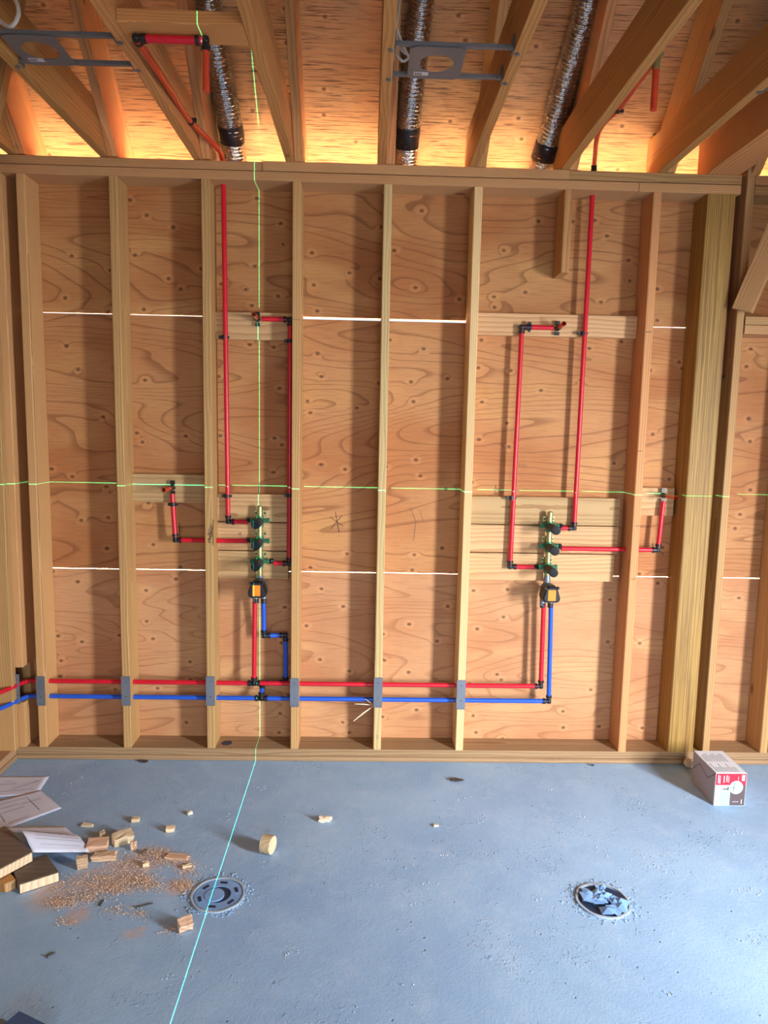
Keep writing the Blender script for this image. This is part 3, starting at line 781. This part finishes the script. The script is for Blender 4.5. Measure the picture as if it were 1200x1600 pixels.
# ------------------------------------------------------------------ light mounting brackets
def bracket(label, xa, xb, ybar, xplate, z=ZT+.012, hole_r=.055):
    """two hanger bars between joists carrying a plate with a round hole"""
    y0, y1 = ybar                         # near and far bar
    root = empty('light_bracket', ((xa+xb)/2, (y0+y1)/2, z), None, label, 'light bracket')
    for y in (y0, y1):
        bm = bmesh.new(); bm_box(bm, ((xa+xb)/2, y, z+.006), (xb-xa-.004, .014, .012)); b = from_bm('hanger_bar', bm, M['zinc'], root)
        bm = bmesh.new(); bm_box(bm, ((xa*.55+xb*.45), y, z+.0055), ((xb-xa)*.55, .020, .009)); from_bm('bar_sleeve', bm, M['zinc'], b)
        for x, s in ((xa, 1), (xb, -1)):
            bm = bmesh.new(); bm_box(bm, (x+s*.003, y, z+.014), (.004, .030, .050)); bm_box(bm, (x+s*.010, y-.012, z-.002), (.016, .010, .010))
            bm_tube(bm, [V((x-s*.012, y, z-.016)), V((x-s*.012, y, z-.012))], .008, 10)
            from_bm('bar_foot', bm, M['zinc'], b)
    x0, x1 = xplate; cx, cy = (x0+x1)/2+.002, (y0+y1)/2; n = 32
    bm = bmesh.new(); zlo, zhi = z-.004, z-.002
    outer = []
    for k in range(n):
        th = 2*math.pi*k/n; c, s = math.cos(th), math.sin(th)
        hx, hy = (x1-x0)/2, (y1-y0)/2+.006
        t = min(hx/abs(c) if abs(c) > 1e-6 else 9, hy/abs(s) if abs(s) > 1e-6 else 9)
        outer.append((cx-.002+c*t, cy+s*t))
    inner = [(cx+hole_r*math.cos(2*math.pi*k/n), cy+hole_r*math.sin(2*math.pi*k/n)) for k in range(n)]
    R_ = [[bm.verts.new((x, y, z_)) for x, y in ring] for ring, z_ in ((outer, zlo), (inner, zlo), (inner, zhi), (outer, zhi))]
    for i in range(4):
        for k in range(n): bm.faces.new((R_[i][k], R_[i][(k+1) % n], R_[(i+1) % 4][(k+1) % n], R_[(i+1) % 4][k]))
    pt = from_bm('plate', bm, M['zinc'], root)
    lx, ly = x0+.045, y1-.028
    slab('paper_label', (lx-.024, ly-.011, zlo-.0006), (lx+.024, ly+.011, zlo), M['white'], pt, 0, 0)
    strips('barcode', [[(lx-.018+i*.006, ly-.006, zlo-.0007), (lx-.018+i*.006, ly+.006, zlo-.0007)] for i in range(4)], (0, 0, -1), .003, M['ink'], pt, .0003)
    return root
zb = ZT+.012
bracket('grey light mounting bracket with round hole hanging below the middle foil duct', .008, .378,
        (at(700, 74, Z=zb).y, at(700, 121, Z=zb).y), (at(638, 100, Z=zb).x, at(723, 100, Z=zb).x))
bracket('grey light mounting bracket with round hole at the top left corner', -1.2175, -.846,
        (at(80, 56, Z=zb).y, at(80, 99, Z=zb).y), (at(22, 82, Z=zb).x+.01, at(100, 82, Z=zb).x+.012))
bracket('grey light mounting bracket cut off by the right edge above the roof beam', 1.272, 1.453,
        (at(1190, 136, Z=zb).y-.15, at(1190, 138, Z=zb).y), (1.32, 1.41), hole_r=.03)

# cables
def cable(label, pts, r=.0042, mat='wire'):
    bm = bmesh.new(); bm_tube(bm, bez(pts, 8), r, 8)
    o = smooth_part('cable', bm, M[mat], None); tag(o, label, 'cable'); return o
yk = at(640, 60, Z=zb).y
def cb(u, v, y=-1.0): return at(u, v, Y=y)
cable('white cable looping down behind the upper bar of the centre light bracket', [cb(622, -10, -.85), cb(617, 20, -.85), cb(620, 45, -.86), cb(632, 75, -.86), cb(638, 90, -.85), cb(628, 95, -.85), cb(618, 78, -.86), cb(618, 50, -.87)])
cable('second white cable in a tighter loop beside the centre light bracket', [cb(626, -10, -.83), cb(622, 20, -.83), cb(619, 48, -.84), cb(624, 72, -.83), cb(634, 84, -.82), cb(628, 72, -.82), cb(622, 50, -.82)])
cable('grey cable loop hanging in the upper left corner', [at(-20, -20, Y=-.95), at(20, -4, Y=-.95), at(29, 20, Y=-.96), at(20, 40, Y=-.96), at(6, 38, Y=-.95), at(-12, 22, Y=-.94)], .0065)

# ------------------------------------------------------------------ things on the floor
def toilet_flange(label, c, film_flat, rot):
    root = empty('drain_flange', c, None, label, 'drain')
    n = 36; c = V(c)
    def ringmesh(ra, rb, z0, z1, wob=0.0):
        bm = bmesh.new(); prof = [(rb, z0), (rb, z1), (ra, z1), (ra, z0)]
        R_ = [[bm.verts.new(c+V((math.cos(2*math.pi*k/n)*rr*(1+wob*math.sin(5*k)), math.sin(2*math.pi*k/n)*rr*(1+wob*math.sin(5*k)), z))) for k in range(n)] for rr, z in prof]
        for i in range(4):
            for k in range(n): bm.faces.new((R_[i][k], R_[i][(k+1) % n], R_[(i+1) % 4][(k+1) % n], R_[(i+1) % 4][k]))
        return bm
    smooth_part('rim', ringmesh(.0865, .094, .0005, .006, .012), M['pvc'], root, 35)
    rnd = random.Random(rot)
    if film_flat:
        smooth_part('inner_ring', ringmesh(.044, .082, .0005, .004, .004), M['bluefilm'], root, 35)
        bm = bmesh.new(); bm_tube(bm, [c+V((0, 0, .0005)), c+V((0, 0, .0015))], .044, 28); from_bm('drain_throat_shade', bm, M['hole'], root)  # flat dark disc paints the shade down the drain
        bm = bmesh.new(); cc = c+V((-.012, -.004, .0)); bm_tube(bm, [cc+V((0, 0, .0015)), cc+V((0, 0, .006))], .034, 26); smooth_part('test_cap', bm, M['bluefilm'], root)
        for k in range(6):
            th = rot+k*math.pi/3; p = c+V((math.cos(th)*.064, math.sin(th)*.064, .0042))
            bm = bmesh.new(); bm_box(bm, p, (.026, .011, .0012), Matrix.Rotation(th+math.pi/2, 4, 'Z')); from_bm('bolt_slot_shade', bm, M['hole'], root)  # dark bars paint the shade in the slots
    else:
        bm = bmesh.new(); bm_tube(bm, [c+V((0, 0, .0004)), c+V((0, 0, .0010))], .083, 30); from_bm('drain_throat_shade', bm, M['hole'], root)  # flat dark disc paints the shade of the open drain
        for k in range(26):
            th = rnd.uniform(0, 6.28); rr = .066*rnd.random()**.5; p = c+V((math.cos(th)*rr, math.sin(th)*rr, .004))
            bm = bmesh.new(); s = rnd.uniform(.02, .038)
            vs = [bm.verts.new(p+V((math.cos(t_)*s*rnd.uniform(.6, 1.1), math.sin(t_)*s*rnd.uniform(.6, 1.1), rnd.uniform(-.002, .012)))) for t_ in (0, 1.2, 2.4, 3.7, 5.1)]
            ct = bm.verts.new(p+V((0, 0, rnd.uniform(.004, .02))))
            for i in range(5): bm.faces.new((vs[i], vs[(i+1) % 5], ct))
            from_bm('film_fold', bm, M['bluefilm'], root)
    # crumbs of mortar round the rim
    bm = bmesh.new()
    for k in range(150):
        th = rnd.uniform(0, 6.28); rr = .095+abs(rnd.gauss(0, .018)); s = rnd.uniform(.002, .006)
        bm_box(bm, c+V((math.cos(th)*rr, math.sin(th)*rr, s*.3)), (s, s*rnd.uniform(.5, 1), s*.6), Matrix.Rotation(rnd.uniform(0, 3), 4, 'Z'))
    tag(from_bm('mortar_crumbs', bm, M['concrete'], root), kind='stuff')
    return root
toilet_flange('flat blue toilet drain flange in the floor, crossed by the green laser line', at(341, 1399, Z=.0), True, .4)
toilet_flange('toilet drain in the floor on the right, stuffed with crumpled blue film', at(942, 1408, Z=.0), False, 2.0)

# cardboard box
bx0, bx1, by0 = 1.513, 1.652, -.388
bh = at(1121, 1208, Y=by0).z; by1 = at(1088, 1173, Z=bh).y
box = empty('light_fixture_box', ((bx0+bx1)/2, (by0+by1)/2, 0), None, 'white cardboard box with red printed end, on the floor by the laminated post', 'box')
bm = bmesh.new(); bm_box(bm, ((bx0+bx1)/2, (by0+by1)/2, bh/2+.0005), (bx1-bx0, by1-by0, bh)); bmesh.ops.bevel(bm, geom=bm.edges[:], offset=.0015, segments=1, affect='EDGES')
body = from_bm('carton', bm, M['carton'], box)
def face_pt(s, t): return V((bx0+(bx1-bx0)*s, by0, .0005+bh*t))
def panel(name, s0, s1, t0, t1, mat, d=.0006):
    p0, p1 = face_pt(s0, t0), face_pt(s1, t1)
    return slab(name, (p0.x, by0-d, p0.z), (p1.x, by0-.0001, p1.z), M[mat], body, 0, 0)
panel('red_print', .012, .985, .635, .985, 'boxred', .0006)
panel('pale_print', .012, .50, .015, .635, 'boxpale', .0006)
panel('brown_print', .50, .985, .015, .635, 'boxbrown', .0006)
panel('lamp_shade_print', .20, .46, .02, .44, 'shade', .0009)
panel('lamp_stem_print', .25, .40, .50, .53, 'boxgrey', .0009)
panel('lamp_stem_print', .40, .44, .48, .58, 'boxgrey', .0009)
bm = bmesh.new(); c = face_pt(.68, .565); bm_tube(bm, [c+V((0, -.0002, 0)), c+V((0, -.0012, 0))], .031, 28); from_bm('round_print', bm, M['boxpale'], body)
strips('round_print_lines', [[face_pt(.60, .42)+V((0, -.0013, 0)), face_pt(.60, .72)+V((0, -.0013, 0))], [face_pt(.5, .56)+V((0, -.0013, 0)), face_pt(.68, .56)+V((0, -.0013, 0))]], (0, -1, 0), .0014, M['boxgrey'], body)
for s0, t0, t1, w_ in ((.09, .70, .95, .010), (.14, .68, .96, .008), (.27, .72, .95, .012), (.36, .74, .96, .012), (.42, .72, .94, .006), (.73, .76, .94, .005)):
    strips('small_print', [[face_pt(s0, t0+i*.05)+V((0, -.0007, 0)), face_pt(s0, min(t1, t0+i*.05+.034))+V((0, -.0007, 0))] for i in range(int((t1-t0)/.05))], (0, -1, 0), w_*.4, M['white'], body, .0004)
panel('brand_print', .84, .94, .77, .95, 'white', .0010)
panel('badge_print', .84, .92, .06, .20, 'boxgrey', .0009)
strips('badge_mark', [[face_pt(.88, .08+i*.04)+V((0, -.0010, 0)), face_pt(.88, .105+i*.04)+V((0, -.0010, 0))] for i in range(3)], (0, -1, 0), .005, M['white'], body, .0004)
strips('small_print', [[face_pt(.60+i*.05, .12)+V((0, -.0007, 0)), face_pt(.63+i*.05, .14)+V((0, -.0007, 0))] for i in range(4)], (0, -1, 0), .002, M['white'], body, .0004)
# left side: brown-grey card with a zigzag flap seam
slab('side_card', (bx0-.0008, by0+.001, .002), (bx0-.0001, by1-.001, bh-.001), M['kraft'], body, 1, 0)
def side_pt(s, t): return V((bx0-.0009, by0+(by1-by0)*s, bh*t))
strips('flap_seam', [[side_pt(0, .98), side_pt(.32, .62), side_pt(.70, .80), side_pt(1.0, .42)]], (-1, 0, 0), .0022, M['boxgrey'], body)
tl = []
for i in range(9):
    s = .10+i*.085
    tl.append([V((bx0+(bx1-bx0)*s, by0+(by1-by0)*.06, bh+.0006)), V((bx0+(bx1-bx0)*s, by0+(by1-by0)*(.25 if i % 3 else .4), bh+.0006))])
    tl.append([V((bx0+(bx1-bx0)*s, by0+(by1-by0)*.50, bh+.0006)), V((bx0+(bx1-bx0)*s, by0+(by1-by0)*(.78+.04*(i % 3)), bh+.0006))])
strips('top_print', tl, (0, 0, 1), .003, M['print'], body, .0004)
# lump of insulation / shim behind the box at the plate
bm = bmesh.new(); cpt = at(1078, 1195, Z=.02)
bmesh.ops.create_icosphere(bm, subdivisions=3, radius=.03, matrix=Matrix.Translation((cpt.x, -.028, .022)) @ Matrix.Diagonal((.8, .7, .72, 1)))
for v in bm.verts: v.co += V((0, 0, 1))*0.006*mnoise.noise(v.co*90)
o = smooth_part('sealant_lump', bm, M['splinter'], None); tag(o, 'pale lump of foam sealant at the plate beside the white box', 'sealant')

# hole-saw plug lying on its side
c = at(418, 1335, Z=0); rr = .034
root = empty('wood_plug', (c.x, c.y, 0), None, 'round hole-saw wood plug lying on its edge in the open floor', 'wood plug')
ax = V((1, -.35, 0)).normalized(); cc = V((c.x, c.y+.012, rr+.0005))
bm = bmesh.new(); bm_tube(bm, [cc-ax*.021, cc-ax*.020, cc+ax*.020, cc+ax*.021], [rr*.97, rr, rr, rr*.97], 30)
smooth_part('plug_body', bm, M['bright'], root)
bm = bmesh.new()
for k in (-.012, -.004, .004, .012): bm_tube(bm, [cc+ax*(k-.0012), cc+ax*(k+.0012)], rr*1.012, 30, cap=False)
smooth_part('saw_ridge', bm, M['backing'], root)

def scrap(label, u, v, size, rz, tilt=0.0, mat='bright', name='wood_scrap', grp='wood offcuts on the floor', rough=.0, cat='wood scrap'):
    p = at(u, v, Z=0); bm = bmesh.new(); s = V(size)
    bm_box(bm, (0, 0, 0), s)
    bmesh.ops.subdivide_edges(bm, edges=bm.edges[:], cuts=2, use_grid_fill=True)
    for vv in bm.verts: vv.co += V((random.uniform(-1, 1)*s.x, random.uniform(-1, 1)*s.y, random.uniform(-1, 1)*s.z))*rough
    Rm = Matrix.Rotation(rz, 4, 'Z') @ Matrix.Rotation(tilt, 4, 'X')
    lowest = min((Rm @ vv.co).z for vv in bm.verts)
    Rm.translation = V((p.x, p.y, -lowest+.0006))
    o = from_bm(name, bm, M[mat], None, Rm); tag(o, label, cat, grp); return o
scrap('small pale wood chip, farthest back of the scattered offcuts', 212, 1284, (.03, .018, .016), .1, rough=.05)
scrap('small pale offcut standing apart to the right of the other scraps', 266, 1299, (.034, .022, .018), .15, .1, rough=.05)
scrap('white splinter chip near the corner of the booklet', 137, 1291, (.045, .018, .008), -.1, mat='splinter', rough=.1)
scrap('tiny pinkish chip just behind the two larger offcut blocks', 160, 1310, (.02, .022, .026), .5, rough=.12)
scrap('notched offcut block with bright sawn end, largest of the scattered scraps', 192, 1316, (.075, .045, .032), .55, .12, rough=.05)
scrap('offcut block with dark top and white sawn end next to the booklet', 153, 1327, (.075, .055, .030), .2, .05, mat='scrap', rough=.03)
scrap('ridged splintered offcut in front of the block by the booklet', 163, 1343, (.082, .032, .022), .15, rough=.07, mat='scrap')
scrap('upright square chip in front of the booklet corner', 129, 1357, (.036, .02, .045), .3, .1, mat='scrap', rough=.04)
scrap('small rounded chip to the right of the notched offcut block', 209, 1328, (.022, .02, .028), .3, .2, rough=.12, mat='scrap')
scrap('flat thin shaving lying at the right end of the sawdust', 277, 1341, (.085, .028, .010), -.15, rough=.05, mat='scrap')
scrap('small crumb of wood on the sawdust below the flat shaving', 292, 1356, (.03, .012, .010), .35, rough=.1)
scrap('tiny dark chip at the edge of the sawdust', 226, 1335, (.016, .014, .016), .4, rough=.1, mat='dirty')
scrap('small chip in the middle of the sawdust', 228, 1354, (.02, .014, .016), .4, rough=.12)
scrap('lone wedge of wood near the drain flange', 290, 1452, (.045, .035, .026), .5, .3, rough=.06, mat='scrap')
scrap('splintered pale chip alone in the middle of the floor', 508, 1284, (.05, .02, .018), -.1, .1, mat='splinter', rough=.14)
scrap('tiny white crumb in the right half of the floor', 681, 1291, (.018, .012, .006), .1, mat='splinter', rough=.1)
scrap('narrow pale stick crumb behind the wood plug', 297, 1273, (.02, .010, .012), .8, mat='splinter', rough=.1)
# nails and a staple-like shard
def pin(label, a_, b_, r=.0022, mat='darkgrey'):
    p, q = at(*a_, Z=.003), at(*b_, Z=.003); bm = bmesh.new(); bm_tube(bm, [p, q], r, 8); d = (p-q).normalized(); bm_tube(bm, [p, p+d*.002], r*2.2, 10)
    o = from_bm('nail', bm, M[mat], None); tag(o, label, 'nail'); return o
pin('dark steel nail lying below the sawdust', (214, 1417), (239, 1411))
pin('short dark nail left of the longer one, below the sawdust', (156, 1414), (162, 1406))
pin('bent steel staple lying on the open floor at lower left', (74, 1494), (86, 1488), .0025)
# dry leaves
def leaf(label, u, v, s):
    p = at(u, v, Z=.001); bm = bmesh.new(); n = 9
    top = [bm.verts.new(p+V(((i/(n-1)-.5)*s, math.sin(math.pi*i/(n-1))*s*.25*random.uniform(.6, 1.1), .004+.006*random.random()))) for i in range(n)]
    bot = [bm.verts.new(p+V(((i/(n-1)-.5)*s, -math.sin(math.pi*i/(n-1))*s*.22*random.uniform(.6, 1.1), .002+.003*random.random()))) for i in range(n)]
    for i in range(n-1): bm.faces.new((top[i], top[i+1], bot[i+1], bot[i]))
    o = from_bm('dry_leaf', bm, M['leaf'], None); o.modifiers.new('thickness', 'SOLIDIFY').thickness = .0012; tag(o, label, 'leaf')
leaf('dark curled leaf on the floor under the last stud', 713, 1220, .07)
leaf('small dark leaf at the foot of the wall on the left', 224, 1191, .05)
leaf('tiny dark leaf at the foot of the wall before the laminated post', 926, 1197, .022)

# planks
def plank(label, pts, h, mat, end, name='wood_plank', z0=.0):
    """pts: four floor corners (near-left, near-right, far-right, far-left) of its top, real height h"""
    root = empty(name, sum(pts, V())/4*V((1, 1, 0)) if False else V((sum(p.x for p in pts)/4, sum(p.y for p in pts)/4, z0)), None, label, 'plank')
    bm = bmesh.new(); lo = [bm.verts.new((p.x, p.y, z0+.0006)) for p in pts]; hi = [bm.verts.new((p.x, p.y, z0+h)) for p in pts]
    bm.faces.new(hi); bm.faces.new(lo[::-1])
    for i in range(4): bm.faces.new((lo[i], lo[(i+1) % 4], hi[(i+1) % 4], hi[i]))
    bmesh.ops.bevel(bm, geom=bm.edges[:], offset=.002, segments=1, affect='EDGES')
    from_bm('plank_body', bm, M[mat], root)
    # sawn end face, near side
    p, q = pts[0], pts[1]; d = (q-p).normalized(); nrm = V((d.y, -d.x, 0))
    bm = bmesh.new()
    A_ = [p+d*.003, q-d*.003]
    vs = [bm.verts.new((A_[0].x, A_[0].y, z0+.003)), bm.verts.new((A_[1].x, A_[1].y, z0+.003)), bm.verts.new((A_[1].x, A_[1].y, z0+h-.003)), bm.verts.new((A_[0].x, A_[0].y, z0+h-.003))]
    ws = [bm.verts.new(v.co+nrm*.0006) for v in vs]
    bm.faces.new(ws)
    for i in range(4): bm.faces.new((vs[i], vs[(i+1) % 4], ws[(i+1) % 4], ws[i]))
    from_bm('sawn_end', bm, M[end], root)
    return root
h = .038
plank('short weathered plank with a bright sawn end beside the sawdust', [at(29.5, 1382, Z=h), at(92.5, 1362, Z=h), at(72, 1334, Z=h), at(16, 1350, Z=h)], h, 'dirty', 'bright')
plank('dark weathered plank under the booklet, stacked on the offcuts at the left edge', [at(-50, 1384, Z=h*2), at(51, 1331, Z=h*2), at(8, 1290, Z=h*2), at(-80, 1330, Z=h*2)], h, 'dirty', 'bright', z0=h+.0008)
plank('small brown offcut under the dark plank at the left edge', [at(7.5, 1381, Z=.036), at(25, 1374, Z=.036), at(11, 1357, Z=.036), at(-25, 1372, Z=.036)], .036, 'joist', 'backing')
# papers
def sheet(name, label, corners, bend=None, lines=(), cat='paper'):
    n = 14; bm = bmesh.new(); g = []
    for i in range(n+1):
        row = []
        for j in range(n+1):
            s, t = i/n, j/n
            p = (corners[0]*(1-s)+corners[1]*s)*(1-t)+(corners[3]*(1-s)+corners[2]*s)*t
            z = p.z+(bend(s, t) if bend else .0012+.0015*abs(math.sin(5*s))*math.sin(4*t)**2)
            row.append(bm.verts.new((p.x, p.y, z)))
        g.append(row)
    for i in range(n):
        for j in range(n): bm.faces.new((g[i][j], g[i+1][j], g[i+1][j+1], g[i][j+1]))
    pts = [[v.co.copy() for v in r_] for r_ in g]
    c = sum(corners, V())/4
    root = empty(name, (c.x, c.y, 0), None, label, cat)
    o = smooth_part('page', bm, M['paper'], root, 60); o.modifiers.new('thickness', 'SOLIDIFY').thickness = .0007
    def P(s, t):
        i = min(n-1, int(s*n)); j = min(n-1, int(t*n)); a_, b_ = s*n-i, t*n-j
        return (pts[i][j]*(1-a_)+pts[i+1][j]*a_)*(1-b_)+(pts[i][j+1]*(1-a_)+pts[i+1][j+1]*a_)*b_+V((0, 0, .0012))
    out = []
    for (s0, t0, s1, t1) in lines:
        out.append([P(s0+(s1-s0)*k/6, t0+(t1-t0)*k/6) for k in range(7)])
    if out: strips('printed_lines', out, (0, 0, 1), .0016, M['print'], root, .0003)
    return root
sheet('plan_sheet', 'white plan sheet lying farthest back on the left, partly under another', [at(-60, 1250, Z=0), at(60, 1240, Z=0), at(77, 1213.5, Z=0), at(-40, 1213.5, Z=0)],
      lines=[(.1, .2, .9, .25), (.3, .55, .62, .6), (.6, .3, .9, .7), (.85, .7, .92, .75), (.45, .72, .55, .74)])
sheet('plan_sheet', 'white plan sheet with a drawn floor plan, overlapping the sheet behind it', [at(-70, 1325, Z=.0015), at(96, 1263, Z=.0015), at(63, 1235, Z=.0015), at(-90, 1272, Z=.0015)],
      lines=[(.36, .2, .36, .82), (.36, .82, .82, .82), (.82, .82, .82, .2), (.36, .5, .72, .5), (.48, .2, .48, .82), (.72, .62, .92, .62), (.5, .12, .7, .12), (.3, .66, .3, .3), (.36, .66, .70, .66)])
def curl(s, t):
    return .012+.055*math.exp(-((t-.35)/.28)**2)*(1-.55*s)+.03*(1-s)*(1-t)*.3+.002*math.sin(40*t)
sheet('plan_booklet', 'folded plan booklet with a curled upper page, leaning on the dark plank', [at(52, 1345, Z=.03), at(140, 1338, Z=.0), at(102, 1296, Z=.0), at(8, 1297, Z=.05)],
      bend=curl, lines=[(.2, .55, .9, .55), (.2, .48, .85, .48), (.3, .4, .3, .7), (.5, .42, .5, .66), (.7, .4, .7, .66), (.2, .3, .95, .3), (.15, .22, .95, .22), (.2, .14, .9, .14)], cat='booklet')
# corner of a blue plastic case at the lower left
p0, p1, p2 = at(17, 1601, Z=.05), at(30, 1577, Z=.05), at(52, 1588, Z=.05)
root = empty('tool_case', (p1.x, p1.y-.1, 0), None, 'corner of a slate-blue plastic case at the bottom left edge', 'case')
dx = (p2-p1).normalized(); dy = V((dx.y, -dx.x, 0))
bm = bmesh.new(); c = p1+dx*.06+dy*.13
bm_box(bm, (c.x, c.y, .0255), (.12, .26, .05), Matrix.Rotation(math.atan2(dx.y, dx.x), 4, 'Z')); bmesh.ops.bevel(bm, geom=bm.edges[:], offset=.005, segments=2, affect='EDGES'); from_bm('case_shell', bm, M['bluebox'], root)
bm = bmesh.new(); bm_box(bm, (c.x, c.y, .030), (.123, .263, .004), Matrix.Rotation(math.atan2(dx.y, dx.x), 4, 'Z')); from_bm('case_seam', bm, M['hole'], root)

# splinters torn from the stud below the sixth nail plate
def splinter(label, a_, b_, w_):
    p, q = at(*a_, Y=.03), at(*b_, Y=-.02); bm = bmesh.new(); mid = (p+q)/2+V((0, -.004, .004))
    bm_tube(bm, [p, mid, q], [w_*.5, w_, w_*.35], 6)
    o = from_bm('wood_splinter', bm, M['splinter'], None); tag(o, label, 'splinter')
splinter('pale splinter hanging down from the stud below the sixth nail plate', (582, 1104), (552, 1127), .004)
splinter('thin pale splinter sticking out level beside the sixth nail plate', (582, 1102), (554, 1100), .0025)
splinter('hair-thin splinter rising across the blue main by the sixth nail plate', (582, 1101), (570, 1092), .0014)
# flat dark disc painting the shade of a bored hole in the bottom plate
hp = at(353, 1164, Z=Z0+.0005); bm = bmesh.new(); bm_tube(bm, [V((hp.x, .06, Z0-.0004)), V((hp.x, .06, Z0+.0006))], .026, 24); from_bm('bored_hole_shade', bm, M['hole'], wall)

# sawdust
rnd = random.Random(3); verts = []; faces = []
clumps = [((250, 1400), (30, 6), 0)]
cl = [(95, 1412, 22, 7, 1500), (130, 1403, 30, 8, 1300), (175, 1388, 34, 9, 2300), (215, 1375, 26, 9, 2300), (235, 1385, 20, 8, 900), (165, 1372, 25, 8, 700), (240, 1335, 26, 9, 1300), (215, 1345, 40, 10, 900),
      (262, 1345, 22, 10, 900), (285, 1385, 16, 9, 1300), (295, 1360, 14, 12, 700), (120, 1378, 30, 10, 600), (85, 1388, 20, 6, 350), (185, 1425, 22, 10, 350), (105, 1442, 14, 6, 260), (220, 1430, 16, 8, 220), (265, 1455, 16, 10, 260), (200, 1355, 30, 8, 700)]
for u, v, su, sv, n in cl:
    for _ in range(int(n*.55)):
        p = at(u+rnd.gauss(0, su*.62), v+rnd.gauss(0, sv*.62), Z=0)
        s = rnd.uniform(.0009, .0022); th = rnd.uniform(0, 6.28); z = .0006+rnd.random()**2*.005
        e1 = V((math.cos(th)*s, math.sin(th)*s, rnd.uniform(-.4, .4)*s)); e2 = V((-math.sin(th)*s*.6, math.cos(th)*s*.6, rnd.uniform(-.4, .4)*s))
        b = len(verts); c = V((p.x, p.y, z+s*.4))
        verts += [c-e1-e2, c+e1-e2, c+e1+e2, c-e1+e2]; faces.append((b, b+1, b+2, b+3))
me = bpy.data.meshes.new('sawdust'); me.from_pydata(verts, [], faces)
o = link('sawdust', me, M['dust']); tag(o, 'drifts of pale orange sawdust scattered on the floor by the planks', 'sawdust', kind='stuff')

# grit on the slab
rnd = random.Random(11); verts = []; faces = []
def grit(x, y, s_):
    if math.hypot(x+.555, y+.991) < .10 or math.hypot(x-.804, y+1.023) < .10 or (x > 1.5 and -.42 < y < -.05) or (x < -.65 and y < -.35): return
    b = len(verts); th = rnd.uniform(0, 6.28)
    for k in range(3): verts.append(V((x+math.cos(th+k*2.1)*s_*rnd.uniform(.6, 1.2), y+math.sin(th+k*2.1)*s_*rnd.uniform(.6, 1.2), .0003)))
    verts.append(V((x, y, s_*rnd.uniform(.5, 1.0)))); faces.extend([(b, b+1, b+3), (b+1, b+2, b+3), (b+2, b, b+3)])
for _ in range(150):
    cx, cy = rnd.uniform(-1.6, 2.0), rnd.uniform(-1.75, -.05)
    for _ in range(rnd.choice((1, 2, 3, 6, 12, 18))): grit(cx+rnd.gauss(0, .022), min(-.03, cy+rnd.gauss(0, .014)), rnd.uniform(.0018, .0046))
me = bpy.data.meshes.new('floor_grit'); me.from_pydata(verts, [], faces)
o = link('floor_grit', me, M['grit']); tag(o, 'fine crumbs of mortar and grit strewn over the concrete floor', 'grit', kind='stuff')
